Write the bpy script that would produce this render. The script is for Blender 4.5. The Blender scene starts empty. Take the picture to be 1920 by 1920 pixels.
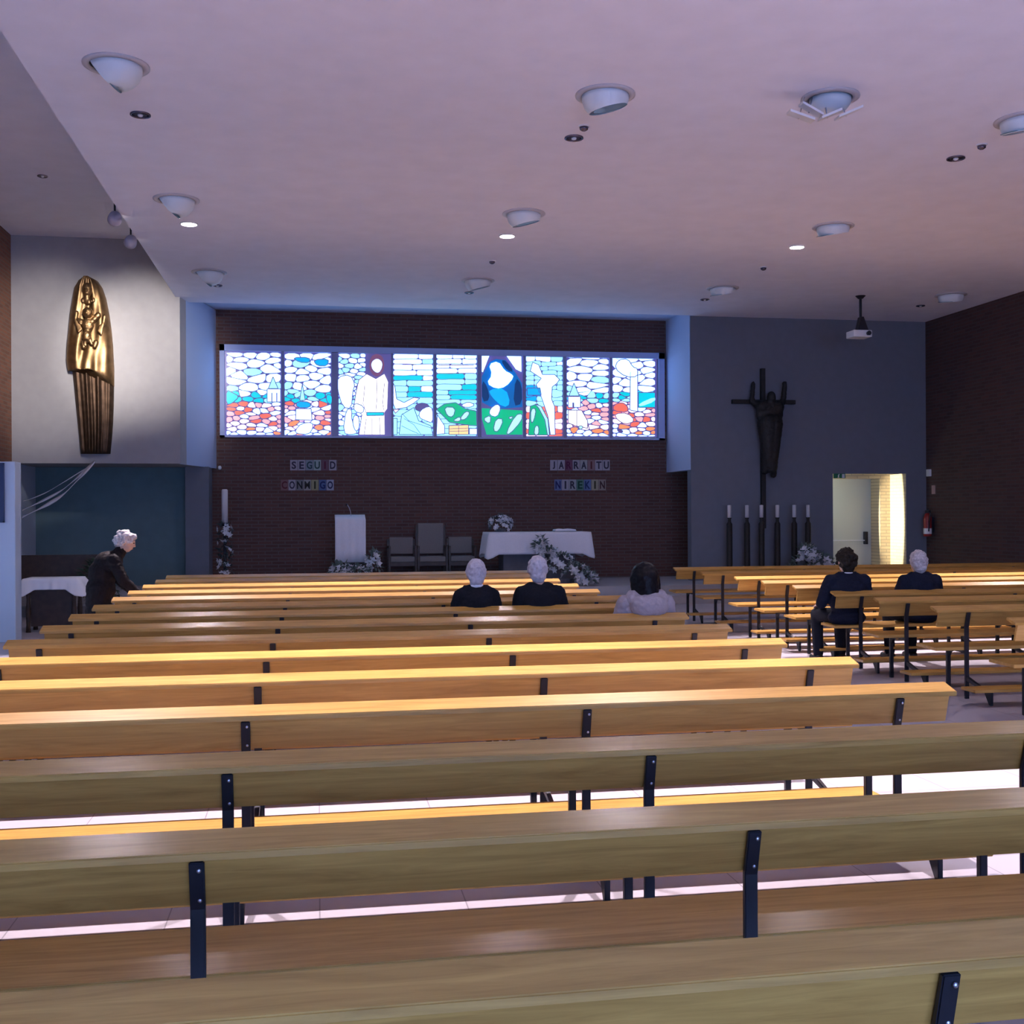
import bpy, bmesh, math, random
from math import sin, cos, pi, radians, atan2, sqrt
from mathutils import Vector, Matrix, Euler
from mathutils.geometry import tessellate_polygon
random.seed(7)
SC = bpy.context.scene
COL = SC.collection

# ------------------------------------------------------------------ camera
F, YAW, VH, ROLL, EYE = 2100.0, 0.1716, 961.84, 0.005, 1.62
cY, sY, cR, sR = cos(YAW), sin(YAW), cos(ROLL), sin(ROLL)
rgt, fwd, up = Vector((cY, -sY, 0)), Vector((sY, cY, 0)), Vector((0, 0, 1))
pt = math.atan((VH-960)/F)
fwd2, up2 = fwd*cos(pt)+up*sin(pt), up*cos(pt)-fwd*sin(pt)
cx, cup = rgt*cR-up2*sR, rgt*sR+up2*cR
cam = bpy.data.cameras.new('camera')
cam.sensor_width = 36; cam.lens = 36*F/1920; cam.clip_end = 200
co = bpy.data.objects.new('camera', cam); COL.objects.link(co)
M = Matrix((cx, cup, -fwd2)).transposed().to_4x4(); M.translation = (0, 0, EYE)
co.matrix_world = M; SC.camera = co

def at(u, v, Y):
    """point of the photograph on the plane y = Y"""
    x, y = u-960, v-960
    U, V = x*cR-y*sR, x*sR+y*cR
    t, w = U/F, (V-VH+960)/F
    k = Y/(cY-t*sY)
    return (k*(t*cY+sY), Y, EYE-k*w)

# ------------------------------------------------------------------ materials
def lin(c):
    return tuple(((x/255)/12.92 if x/255 <= .04045 else ((x/255+.055)/1.055)**2.4) for x in c)
class NT:
    def __init__(s, name):
        s.m = bpy.data.materials.new(name); s.m.use_nodes = True
        s.t = s.m.node_tree; s.b = s.t.nodes['Principled BSDF']
    def n(s, kind, **kw):
        x = s.t.nodes.new(kind)
        for k, v in kw.items():
            if hasattr(x, k): setattr(x, k, v)
            else: x.inputs[k].default_value = v
        return x
    def l(s, a, b): s.t.links.new(a, b)
def mat(name, col, rough=.6, metal=0, noise=0, nscale=20, bump=0, spec=.5, coat=0):
    t = NT(name); b = t.b
    b.inputs['Base Color'].default_value = (*col, 1); b.inputs['Roughness'].default_value = rough
    b.inputs['Metallic'].default_value = metal; b.inputs['Specular IOR Level'].default_value = spec
    b.inputs['Coat Weight'].default_value = coat
    if noise or bump:
        tc = t.n('ShaderNodeTexCoord'); nz = t.n('ShaderNodeTexNoise', Scale=nscale, Detail=4.0)
        t.l(tc.outputs['Object'], nz.inputs['Vector'])
        if noise:
            r = t.n('ShaderNodeValToRGB'); e = r.color_ramp.elements
            e[0].position, e[1].position = .3, .7
            e[0].color = (*[max(0, c*(1-noise)) for c in col], 1); e[1].color = (*[min(1, c*(1+noise)) for c in col], 1)
            t.l(nz.outputs['Fac'], r.inputs['Fac']); t.l(r.outputs['Color'], b.inputs['Base Color'])
        if bump:
            bp = t.n('ShaderNodeBump', Strength=bump, Distance=.01)
            t.l(nz.outputs['Fac'], bp.inputs['Height']); t.l(bp.outputs['Normal'], b.inputs['Normal'])
    return t.m
def wood(name, c1, c2, rough=.25):
    t = NT(name); b = t.b
    tc = t.n('ShaderNodeTexCoord'); oi = t.n('ShaderNodeObjectInfo')
    add = t.n('ShaderNodeVectorMath', operation='ADD')
    mul = t.n('ShaderNodeMath', operation='MULTIPLY'); mul.inputs[1].default_value = 37.0
    t.l(oi.outputs['Random'], mul.inputs[0]); t.l(tc.outputs['Object'], add.inputs[0]); t.l(mul.outputs[0], add.inputs[1])
    mp = t.n('ShaderNodeMapping'); mp.inputs['Scale'].default_value = (.9, 14, 14)
    t.l(add.outputs[0], mp.inputs['Vector'])
    nz = t.n('ShaderNodeTexNoise', Scale=2.2, Detail=7.0, Roughness=.62, Distortion=.9)
    t.l(mp.outputs['Vector'], nz.inputs['Vector'])
    r = t.n('ShaderNodeValToRGB'); e = r.color_ramp.elements
    e[0].position, e[1].position = .3, .72; e[0].color = (*c1, 1); e[1].color = (*c2, 1)
    t.l(nz.outputs['Fac'], r.inputs['Fac']); t.l(r.outputs['Color'], b.inputs['Base Color'])
    b.inputs['Roughness'].default_value = rough; b.inputs['Specular IOR Level'].default_value = .42
    bp = t.n('ShaderNodeBump', Strength=.05, Distance=.002)
    t.l(nz.outputs['Fac'], bp.inputs['Height']); t.l(bp.outputs['Normal'], b.inputs['Normal'])
    return t.m
def brick(name, c1, c2, cm, axis='x', w=.25, h=.065):
    t = NT(name); b = t.b
    tc = t.n('ShaderNodeTexCoord'); sx = t.n('ShaderNodeSeparateXYZ'); cb = t.n('ShaderNodeCombineXYZ')
    t.l(tc.outputs['Object'], sx.inputs[0])
    t.l(sx.outputs['X' if axis == 'x' else 'Y'], cb.inputs[0]); t.l(sx.outputs['Z'], cb.inputs[1])
    br = t.n('ShaderNodeTexBrick'); br.inputs['Scale'].default_value = 1
    br.inputs['Brick Width'].default_value = w; br.inputs['Row Height'].default_value = h
    br.inputs['Mortar Size'].default_value = .009
    br.inputs['Color1'].default_value = (*c1, 1); br.inputs['Color2'].default_value = (*c2, 1); br.inputs['Mortar'].default_value = (*cm, 1)
    t.l(cb.outputs[0], br.inputs['Vector']); t.l(br.outputs['Color'], b.inputs['Base Color'])
    bp = t.n('ShaderNodeBump', Strength=.4, Distance=.006, invert=True)
    t.l(br.outputs['Fac'], bp.inputs['Height']); t.l(bp.outputs['Normal'], b.inputs['Normal'])
    b.inputs['Roughness'].default_value = .85
    return t.m
def glow(name, col, s=1.0):
    t = NT(name); t.b.inputs['Base Color'].default_value = (*[min(c, .8) for c in col], 1)
    t.b.inputs['Emission Color'].default_value = (*col, 1); t.b.inputs['Emission Strength'].default_value = s
    t.b.inputs['Roughness'].default_value = .3
    return t.m
MT = dict(
    pew=wood('varnished pew wood', (.38, .195, .045), (.61, .34, .085)),
    ceil=mat('ceiling paint', (.79, .79, .90), .9, noise=.03, nscale=3, bump=.02),
    paint=mat('wall paint', (.15, .165, .20), .85, noise=.04, nscale=6, bump=.03),
    paint_lit=mat('lit wall paint', (.34, .33, .34), .85, noise=.04, nscale=6, bump=.03),  # same wall paint in a lighter tone, spotlit look painted in
    stubp=mat('stub wall paint', (.48, .56, .68), .8),
    teal=mat('chapel paint', (.11, .18, .20), .8, noise=.06, nscale=5),
    blue_lit=mat('blue-lit reveal paint', (.45, .55, .75), .8),  # blue window light is put into this paint colour
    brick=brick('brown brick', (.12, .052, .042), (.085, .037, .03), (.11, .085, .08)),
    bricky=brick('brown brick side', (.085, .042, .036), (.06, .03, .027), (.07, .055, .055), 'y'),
    brick_lit=brick('lit brown brick', (.26, .105, .06), (.18, .075, .045), (.2, .13, .1), 'y'),  # same brick made lighter, lamp spill on the left wall painted in
    creamb=brick('cream brick', (.62, .52, .36), (.55, .44, .30), (.40, .34, .26)),
    creamb2=brick('cream brick reveal', (.66, .58, .42), (.62, .54, .38), (.54, .46, .32), 'y'),
    floor=None,
    metal=mat('black steel', (.022, .022, .03), .42, .4),
    bolt=mat('bolt steel', (.6, .6, .66), .35, 1),
    white=mat('white plastic', (.75, .75, .77), .4),
    cloth=mat('white altar linen', (.72, .72, .78), .85, noise=.03, nscale=40),
    cloth_lit=mat('lit table linen', (.88, .88, .92), .85),  # altar linen in a brighter tone, so the table cloth looks lit
    bronze=mat('gilded bronze', (.27, .165, .08), .46, 1, noise=.25, nscale=9, bump=.25),
    bronzed=mat('dark bronze', (.085, .052, .034), .55, .9, noise=.3, nscale=9, bump=.3),
    iron=mat('dark iron', (.02, .018, .018), .6, .3, noise=.2, nscale=30, bump=.2),
    wax=mat('candle wax', (.62, .60, .62), .5),
    leaf=mat('green leaves', (.05, .085, .05), .6, noise=.35, nscale=15),
    leafd=mat('dark leaves', (.03, .05, .05), .6, noise=.35, nscale=15),
    leafg=mat('grey green leaves', (.12, .16, .14), .6, noise=.35, nscale=15),
    petal=mat('white petals', (.62, .62, .66), .7, noise=.06, nscale=30),
    chair=mat('grey upholstery', (.20, .18, .17), .9, noise=.08, nscale=60),
    dwood=mat('dark stained wood', (.05, .03, .022), .5, noise=.3, nscale=12),
    altar=mat('altar stone', (.09, .085, .10), .6, noise=.15, nscale=8),
    dais=mat('dais stone', (.36, .35, .37), .5, noise=.06, nscale=10),
    fixt=mat('lamp bowl white', (.66, .72, .76), .45),
    fixring=mat('lamp trim', (.50, .48, .52), .5),
    lens=mat('lamp lens', (.10, .20, .24), .2),
    chrome=mat('dark chrome', (.16, .14, .20), .25, .9),
    skin=mat('skin', (.52, .33, .26), .55, noise=.05, nscale=25),
    eye=mat('dark eye', (.03, .02, .015), .15), lips=mat('lips', (.36, .15, .13), .5),
    hwhite=mat('white hair', (.50, .46, .51), .7, noise=.12, nscale=60, bump=.3),
    hgrey=mat('grey hair', (.50, .45, .45), .7, noise=.3, nscale=50, bump=.4),
    hdark=mat('dark brown hair', (.022, .016, .012), .5, noise=.3, nscale=60, bump=.4, spec=.12),
    hblack=mat('black hair', (.008, .007, .009), .4, noise=.3, nscale=60, bump=.3, spec=.12),
    suit=mat('black wool', (.012, .012, .016), .9, noise=.2, nscale=80, spec=.12),
    navy=mat('navy jacket cloth', (.012, .014, .027), .8, noise=.2, nscale=70, spec=.12),
    coat=mat('dark brown coat cloth', (.014, .010, .011), .7, noise=.3, nscale=40, spec=.12),
    trous=mat('dark trousers cloth', (.012, .013, .02), .9, spec=.12),
    shoe=mat('black leather', (.012, .011, .012), .35),
    hood=mat('pale pink fleece', (.33, .28, .30), .95, noise=.06, nscale=60, bump=.2),
    collar=mat('shirt collar', (.70, .70, .75), .8),
    red=mat('red enamel', (.30, .02, .02), .35),
    blue=mat('blue notice board', (.02, .035, .11), .5),
    green=mat('green sign', (.02, .16, .08), .4),
    door=mat('door white paint', (.60, .62, .58), .45),
    book=mat('book cover', (.30, .32, .36), .5),
    lamp=glow('lit lamp glass', (1, .90, 1.0), 340),
    day=glow('daylight glazing', (.32, .58, 1.0), 1.15),
    day2=glow('daylight glazing rear', (.42, .68, 1.5), 10.5),
)
def floor_mat():
    t = NT('stone floor tiles'); b = t.b
    tc = t.n('ShaderNodeTexCoord')
    br = t.n('ShaderNodeTexBrick', offset=0.0); br.inputs['Scale'].default_value = 1
    br.inputs['Brick Width'].default_value = .6; br.inputs['Row Height'].default_value = .6; br.inputs['Mortar Size'].default_value = .003
    br.inputs['Color1'].default_value = (.42, .385, .415, 1); br.inputs['Color2'].default_value = (.40, .365, .40, 1); br.inputs['Mortar'].default_value = (.2, .18, .2, 1)
    t.l(tc.outputs['Object'], br.inputs['Vector']); t.l(br.outputs['Color'], b.inputs['Base Color'])
    b.inputs['Roughness'].default_value = .42
    return t.m
MT['floor'] = floor_mat()

# ------------------------------------------------------------------ mesh helpers
def box(bm, x0, x1, y0, y1, z0, z1, bev=0):
    r = bmesh.ops.create_cube(bm, size=1)
    vs = r['verts']
    for v in vs:
        v.co = Vector(((x0+x1)/2+v.co.x*(x1-x0), (y0+y1)/2+v.co.y*(y1-y0), (z0+z1)/2+v.co.z*(z1-z0)))
    if bev:
        es = list({e for v in vs for e in v.link_edges})
        bmesh.ops.bevel(bm, geom=es, offset=bev, segments=2, affect='EDGES', profile=.6)
def prism(bm, pts, d):
    """closed polygon of 3D points swept by the vector d"""
    n = len(pts); d = Vector(d)
    a = [bm.verts.new(Vector(p)) for p in pts]; b = [bm.verts.new(Vector(p)+d) for p in pts]
    for t in tessellate_polygon([[Vector(p) for p in pts]]):
        try: bm.faces.new([a[i] for i in t]); bm.faces.new([b[i] for i in reversed(t)])
        except ValueError: pass
    for i in range(n):
        j = (i+1) % n; bm.faces.new((a[i], a[j], b[j], b[i]))
    bmesh.ops.recalc_face_normals(bm, faces=list({f for v in a+b for f in v.link_faces}))
def tube(bm, p0, p1, r0, r1=None, seg=12, caps=True):
    r1 = r0 if r1 is None else r1
    p0, p1 = Vector(p0), Vector(p1); d = (p1-p0)
    q = d.to_track_quat('Z', 'Y').to_matrix()
    A, B = [], []
    for i in range(seg):
        a = 2*pi*i/seg; o = q @ Vector((cos(a), sin(a), 0))
        A.append(bm.verts.new(p0+o*r0)); B.append(bm.verts.new(p1+o*r1))
    for i in range(seg):
        j = (i+1) % seg; bm.faces.new((A[i], A[j], B[j], B[i]))
    if caps: bm.faces.new(A[::-1]); bm.faces.new(B)
def path(bm, pts, r, seg=8):
    for a, b in zip(pts, pts[1:]): tube(bm, a, b, r, r, seg)
def lathe(bm, prof, seg=24, c=(0, 0, 0), q=None):
    c = Vector(c); rings = []
    for r, z in prof:
        ring = []
        for i in range(seg):
            a = 2*pi*i/seg; p = Vector((r*cos(a), r*sin(a), z))
            if q: p = q @ p
            ring.append(bm.verts.new(c+p))
        rings.append(ring)
    for A, B in zip(rings, rings[1:]):
        for i in range(seg):
            j = (i+1) % seg; bm.faces.new((A[i], A[j], B[j], B[i]))
    for R in (rings[0], rings[-1]):
        try: bm.faces.new(R)
        except ValueError: pass
def ell(bm, c, r, rot=None, seg=16):
    m = Matrix.Translation(Vector(c))
    if rot: m = m @ Euler(rot).to_matrix().to_4x4()
    bmesh.ops.create_uvsphere(bm, u_segments=seg, v_segments=max(6, seg//2+2), radius=1, matrix=m @ Matrix.Diagonal((*r, 1)))
def wloc(o):
    v = Vector((0, 0, 0))
    while o: v += o.location; o = o.parent
    return v
def obj(name, bm, m, parent=None, smooth=False, **props):
    bmesh.ops.recalc_face_normals(bm, faces=bm.faces[:])
    me = bpy.data.meshes.new(name)
    if parent is None:
        xs = [v.co for v in bm.verts]
        o0 = Vector(((min(c.x for c in xs)+max(c.x for c in xs))/2, (min(c.y for c in xs)+max(c.y for c in xs))/2, min(c.z for c in xs)))
    else: o0 = wloc(parent)
    if props.get('kind') == 'structure' and parent is None: o0 = Vector((0, 0, 0))
    bmesh.ops.translate(bm, verts=bm.verts[:], vec=-o0)
    bm.to_mesh(me); bm.free()
    for x in (m if isinstance(m, (list, tuple)) else [m]): me.materials.append(x)
    if smooth: me.shade_smooth()
    o = bpy.data.objects.new(name, me); COL.objects.link(o)
    if parent is None: o.location = o0
    else: o.parent = parent
    for k, v in props.items(): o[k] = v
    return o
def thing(name, label, cat, loc, group=None):
    o = bpy.data.objects.new(name, None); COL.objects.link(o); o.location = loc
    o.empty_display_size = .1; o['label'] = label; o['category'] = cat
    if group: o['group'] = group
    return o
def tag(o, label, cat, group=None):
    o['label'] = label; o['category'] = cat
    if group: o['group'] = group
    return o
def kids(o): return [c for c in bpy.data.objects if c.parent == o]
def dup(root, loc, label, group=None):
    tree = [(c, kids(c)) for c in kids(root)]
    r = root.copy(); COL.objects.link(r); r.location = loc; r['label'] = label
    if group: r['group'] = group
    for c, gs in tree:
        k = c.copy(); COL.objects.link(k); k.parent = r
        for g in gs:
            h = g.copy(); COL.objects.link(h); h.parent = k
    return r
def B(): return bmesh.new()
def struct(name, bm, m, **kw): return obj(name, bm, m, kind='structure', **kw)

# ------------------------------------------------------------------ the room
XL, XR, CZ, AZ = -5.07, 11.9, 5.37, 6.34
b = B(); box(b, XL-3, 14, -6, 19.3, -.1, 0); struct('floor', b, MT['floor'])
b = B(); box(b, -2.4, XR+.2, -6, 20.46, CZ, CZ+.25); box(b, 7.1, XR+.2, 20.46, 20.72, CZ, CZ+.25); struct('ceiling', b, MT['ceil'])
b = B(); box(b, XL-.2, -2.4, -6, 20.2, AZ, AZ+.2); box(b, -2.42, -2.4, -6, 20.2, CZ+.25, AZ); struct('ceiling_aisle', b, MT['ceil'])
b = B(); box(b, XL-.5, 13.6, 19.3, 24, -.1, .31); box(b, XL-.2, XR, 18.92, 19.3, 0, .155)
struct('floor_dais', b, MT['dais'])
b = B(); box(b, -2.6, 7.3, 20.46, 22.3, 5.53, 5.7); struct('ceiling_recess', b, MT['blue_lit'])
# front brick wall with the window opening
wx0, wx1, wz0, wz1 = -1.83, 6.97, 3.09, 4.86
b = B()
box(b, XL, wx0, 22, 22.3, .31, 5.53); box(b, wx1, 9.7, 22, 22.3, .31, 5.53)
box(b, wx0, wx1, 22, 22.3, .31, wz0); box(b, wx0, wx1, 22, 22.3, wz1, 5.53)
struct('wall_front', b, MT['brick'])
# statue wall above the chapel, with the splayed reveal beside the window
b = B(); prism(b, [(XL, 20, 2.5), (-2.33, 20, 2.5), (-1.93, 21.98, 2.5), (XL, 21.98, 2.5)], (0, 0, AZ-2.5)); struct('wall_left_front', b, MT['paint_lit'])
b = B(); prism(b, [(-2.335, 20, 2.495), (-1.90, 22, 2.495), (-1.915, 22, 2.495), (-2.35, 20.002, 2.495)], (0, 0, 5.52-2.5)); struct('trim_1', b, MT['blue_lit'])
b = B(); box(b, 7.02, 7.14, 20.52, 22, 2.43, 5.53); struct('trim_2', b, MT['blue_lit'])
# cross wall with the doorway
b = B()
box(b, 7.03, 9.92, 20.5, 20.72, .31, CZ); box(b, 11.47, XR, 20.5, 20.72, .31, CZ); box(b, 9.92, 11.47, 20.5, 20.72, 2.36, CZ)
box(b, 7.14, 7.3, 20.72, 21.98, 2.43, 5.53)
struct('wall_right_front', b, MT['paint'])
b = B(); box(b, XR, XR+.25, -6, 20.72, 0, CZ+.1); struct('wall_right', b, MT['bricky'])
b = B(); box(b, XL-.25, XL, -6, 20, 2.5, AZ); struct('wall_left', b, MT['brick_lit'])
b = B()
box(b, XL-.25, XL, -6, 8.6, 0, 2.5); box(b, XL-.25, XL, 14.2, 22, 0, 2.5); box(b, XL-.25, XL, 8.6, 14.2, 0, .25); box(b, XL-.25, XL, 8.6, 14.2, 2.3, 2.5)
struct('wall_left_lower', b, MT['stubp'])
b = B(); box(b, XL, -3.815, 15.2, 15.5, 0, 2.31, .01); struct('wall_left_stub', b, MT['stubp'])
b = B()
box(b, XL, -2.5, -6.2, -6, 0, AZ); box(b, 6.5, XR, -6.2, -6, 0, CZ+.2); box(b, -2.5, 6.5, -6.2, -6, 0, .9); box(b, -2.5, 6.5, -6.2, -6, 3.2, CZ+1)
struct('wall_back', b, MT['stubp'])
# chapel under the statue wall
b = B(); box(b, XL, -2.0, 21.6, 21.75, .31, 2.5); struct('wall_chapel', b, MT['teal'])
b = B(); box(b, -2.40, -1.98, 21.3, 21.99, .31, 2.5); struct('pillar_chapel', b, MT['paint'])
# passage behind the doorway
b = B(); box(b, 9.5, 10.15, 21.3, 21.6, .31, 2.7); box(b, 11.24, 11.8, 21.12, 21.6, .31, 2.7); box(b, 10.15, 11.24, 21.12, 21.6, 2.285, 2.7)
struct('wall_passage', b, MT['creamb'])
b = B(); box(b, 11.463, 11.62, 20.505, 21.12, .53, 2.36); struct('wall_passage_side', b, MT['creamb2'])
b = B(); box(b, 11.45, 11.62, 20.52, 21.12, .31, .53); struct('baseboard_passage', b, MT['dwood'])
b = B(); box(b, 9.4, 11.8, 20.72, 21.6, 2.7, 2.8); box(b, 9.4, 9.5, 20.72, 21.6, .31, 2.7); struct('ceiling_passage', b, MT['paint'])
# emergency door with push bar
d = B(); box(d, 10.15, 11.24, 21.5, 21.55, .31, 2.285); dr = struct('door_1', d, MT['door'])
d = B(); tube(d, (10.3, 21.44, 1.02), (11.1, 21.44, 1.02), .012); obj('push_bar', d, MT['white'], dr)
for x in (10.3, 11.1):
    d = B(); box(d, x-.035, x+.035, 21.42, 21.5, .94, 1.2, .01); obj('push_bar_latch', d, MT['metal'], dr)

# side and rear windows (daylight)
def day_window(name, boxes, fr, m):
    d = B()
    for a in fr: box(d, *a)
    w = struct(name, d, MT['metal'])
    for a in boxes: d = B(); box(d, *a); obj('pane', d, m, w)
day_window('window_2', [(XL-.16, XL-.14, 8.65+1.85*i, 8.65+1.85*i+1.75, .3, 2.25) for i in range(3)],
           [(XL-.2, XL-.05, 8.6, 14.2, .25, .3), (XL-.2, XL-.05, 8.6, 14.2, 2.25, 2.3)]+[(XL-.2, XL-.05, 8.58+1.85*i, 8.66+1.85*i, .3, 2.25) for i in range(4)], MT['day'])
day_window('window_3', [(-2.42+1.8*i, -2.42+1.8*i+1.66, -6.12, -6.1, .96, 3.14) for i in range(5)],
           [(-2.5, 6.5, -6.15, -6.0, .9, .96), (-2.5, 6.5, -6.15, -6.0, 3.14, 3.2)]+[(-2.5+1.79*i, -2.42+1.79*i, -6.15, -6.0, .96, 3.14) for i in range(6)], MT['day2'])

# ------------------------------------------------------------------ stained glass window
GC = dict(W=((.30, .52, 1.0), 3.5), w=((1.0, .96, .86), 1.6), C=((.30, .78, 1.0), 1.5), T=((.0, .60, .68), 1.0), S=((.0, .42, .80), .9),
          B=((.0, .16, .50), .62), D=((.0, .05, .20), .5), G=((.0, .50, .22), .85), L=((.45, 1.0, .85), 1.1), R=((.95, .17, .11), .9),
          O=((1.0, .30, .12), .95), P=((1.0, .46, .48), 1.0), p=((1.0, .80, .86), 1.3), Y=((1.0, .66, .28), 1.1), E=((.26, .10, .20), .55), K=((.10, .085, .27), .8))  # last entry: lead and backing made to glow violet, imitating bloom
GK = list(GC)
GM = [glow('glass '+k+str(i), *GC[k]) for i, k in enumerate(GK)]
d = B()
for a in ((wx0, wx1, 21.93, 22.2, wz0, wz0+.035), (wx0, wx1, 21.93, 22.2, 4.74, wz1), (wx0, wx0+.09, 21.93, 22.2, wz0, wz1), (wx1-.12, wx1, 21.93, 22.2, wz0, wz1)): box(d, *a)
win = struct('window_1', d, mat('window frame paint', (.42, .50, .78), .5))
def poly(bm, pts, lay, c):
    """one piece of glass or glowing lead: picture points on the plane of the window, given a thickness"""
    P3 = [at(u, v, 22.0-.02-lay*.0035) for u, v in pts]
    n0 = len(bm.faces); bm.faces.ensure_lookup_table()
    prism(bm, P3, (0, .003, 0))
    bm.faces.ensure_lookup_table()
    for f in bm.faces[n0:]: f.material_index = GK.index(c)
def smooth_pts(p, it=2):
    for _ in range(it):
        q = []
        for i in range(len(p)):
            a, b2 = p[i], p[(i+1) % len(p)]
            q += [(a[0]*.75+b2[0]*.25, a[1]*.75+b2[1]*.25), (a[0]*.25+b2[0]*.75, a[1]*.25+b2[1]*.75)]
        p = q
    return p
def clip(pts, u0, u1, v0, v1): return [(min(max(u, u0), u1), min(max(v, v0), v1)) for u, v in pts]
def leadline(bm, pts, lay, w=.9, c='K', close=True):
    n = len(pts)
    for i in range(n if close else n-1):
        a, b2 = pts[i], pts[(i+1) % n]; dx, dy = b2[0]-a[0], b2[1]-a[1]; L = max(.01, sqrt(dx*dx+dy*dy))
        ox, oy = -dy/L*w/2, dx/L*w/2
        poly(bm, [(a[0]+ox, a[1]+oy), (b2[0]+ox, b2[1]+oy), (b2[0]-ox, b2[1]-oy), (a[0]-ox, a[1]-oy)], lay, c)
def fill(bm, rg, u0, u1, v0, v1, colour, hmin, hmax, wmin, wmax, wav=2.0, gap=1.1, it=2):
    ph = [rg.uniform(0, 6.3) for _ in range(3)]
    def wave(u, k): return wav*(sin(u*.11+ph[0]+k*1.7)+.7*sin(u*.23+ph[1]+k*2.9))
    v, k = v0, 0
    while v < v1-2:
        h = rg.uniform(hmin, hmax)
        if v+h > v1-hmin*.6: h = v1-v
        u = u0
        while u < u1-2:
            w = rg.uniform(wmin, wmax)
            if u+w > u1-wmin*.6: w = u1-u
            a, e = u+gap*.5, u+w-gap*.5; sk = rg.uniform(-1.5, 1.5)
            ft, fb = (0 if k == 0 else 1), (0 if v+h >= v1-.01 else 1)
            top = [(a+(e-a)*q+sk*(0 < q < 1), v+gap*.5+ft*wave(a+(e-a)*q, k)) for q in (0, .25, .5, .75, 1)]
            bot = [(a+(e-a)*q-sk*(0 < q < 1), v+h-gap*.5+fb*wave(a+(e-a)*q, k+1)) for q in (1, .75, .5, .25, 0)]
            P = clip(smooth_pts(top+bot, it), u0, u1, v0, v1)
            area = abs(sum(P[i][0]*P[i-1][1]-P[i-1][0]*P[i][1] for i in range(len(P))))/2
            if area > 3: poly(bm, P, 0, colour(rg, (a+e)/2, v+h/2))
            u += w
        v += h; k += 1
def cells(bm, rg, u0, u1, v0, v1, colour, rad, asp, shr=.90):
    pts = []
    for _ in range(4000):
        x, y = rg.uniform(u0, u1), rg.uniform(v0, v1); r = rad(y)*rg.uniform(.72, 1.35)
        if all(((x-a)/asp(y))**2+(y-b2)**2 > r*r for a, b2 in pts): pts.append((x, y))
    for i, (x, y) in enumerate(pts):
        P = [(u0, v0), (u1, v0), (u1, v1), (u0, v1)]; k = asp(y)**2
        for j, (a, b2) in enumerate(pts):
            if i == j or abs(a-x) > 70 or abs(b2-y) > 45: continue
            mx, my, nx, ny = (a+x)/2, (b2+y)/2, (a-x)/k, b2-y
            Q = []
            for q in range(len(P)):
                A, C = P[q-1], P[q]; da, dc = (A[0]-mx)*nx+(A[1]-my)*ny, (C[0]-mx)*nx+(C[1]-my)*ny
                if (da <= 0) != (dc <= 0): t = da/(da-dc); Q.append((A[0]+(C[0]-A[0])*t, A[1]+(C[1]-A[1])*t))
                if dc <= 0: Q.append(C)
            P = Q
            if len(P) < 3: break
        if len(P) < 3: continue
        P = smooth_pts(P, 1); gx = sum(q[0] for q in P)/len(P); gy = sum(q[1] for q in P)/len(P)
        w = max(q[0] for q in P)-min(q[0] for q in P); h = max(q[1] for q in P)-min(q[1] for q in P)
        fx, fy = max(.5, 1-2.0/max(w, 2)), max(.5, 1-1.9/max(h, 2))
        poly(bm, [(gx+(q[0]-gx)*fx, gy+(q[1]-gy)*fy) for q in P], 0, colour(rg, gx, gy))
def town(rg, u, v):
    s = rg.random()
    if v < 722: return 'W' if s < .93 else 'C'
    if v < 738: return 'W' if s < .6 else 'C'
    if v < 753: return 'T' if s < .6 else 'C'
    if v < 800: return 'R' if s < .22 else 'P' if s < .48 else 'p' if s < .8 else 'W'
    if v < 806: return 'O' if s < .5 else 'p'
    return 'W' if s < .6 else 'O'
def strips(rg, u, v):
    s = rg.random()
    if v < 702: return 'W' if s < .85 else 'C'
    if v < 745: return 'T' if s < .45 else 'C' if s < .85 else 'W'
    return 'C'
def pale(rg, u, v): return 'W' if rg.random() < .7 else 'C'
pan = [(424, 527, 427), (533, 621, 634), (634, 733, 638), (737, 812, 738), (818, 894, 818), (902, 980, 903), (986, 1055, 990), (1062, 1142, 1064), (1148, 1229, 1148)]
c1 = lambda L: [(400+x/4.364, 560+y/4.364) for x, y in L]
c2 = lambda L: [(820+x/4.364, 560+y/4.364) for x, y in L]
FIG = {i: [] for i in range(9)}   # panel -> (points, colour, outline, smoothing)
def fig(i, pts, c, out=1, sm=1): FIG[i].append((pts, c, out, sm))
# left skyline
fig(0, c1([(488, 640), (530, 735), (450, 735)]), 'C', 1, 0); fig(0, c1([(440, 738), (550, 738), (550, 845), (440, 845)]), 'W', 1, 0)
for x in (475, 515): fig(0, c1([(x, 770), (x+8, 770), (x+8, 845), (x, 845)]), 'K', 0, 0)
fig(0, c1([(105, 745), (160, 770), (215, 800), (150, 860), (105, 865)]), 'T')
fig(1, c1([(728, 697), (752, 832), (706, 832)]), 'C', 1, 0); fig(1, c1([(680, 838), (795, 845), (795, 893), (680, 893)]), 'S', 1, 1); fig(1, c1([(676, 900), (800, 900), (808, 995), (672, 990)]), 'W', 1, 0)
fig(1, c1([(645, 480), (790, 480), (790, 525), (700, 520)]), 'S'); fig(1, c1([(815, 500), (945, 490), (935, 550), (850, 550)]), 'S')
fig(1, c1([(600, 1040), (640, 995), (720, 995), (660, 1050)]), 'O'); fig(1, c1([(670, 1075), (720, 1020), (810, 1010), (815, 1060), (780, 1112), (680, 1105)]), 'W')
fig(1, c1([(925, 780), (985, 790), (1000, 850), (960, 870), (925, 840)]), 'T')
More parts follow.
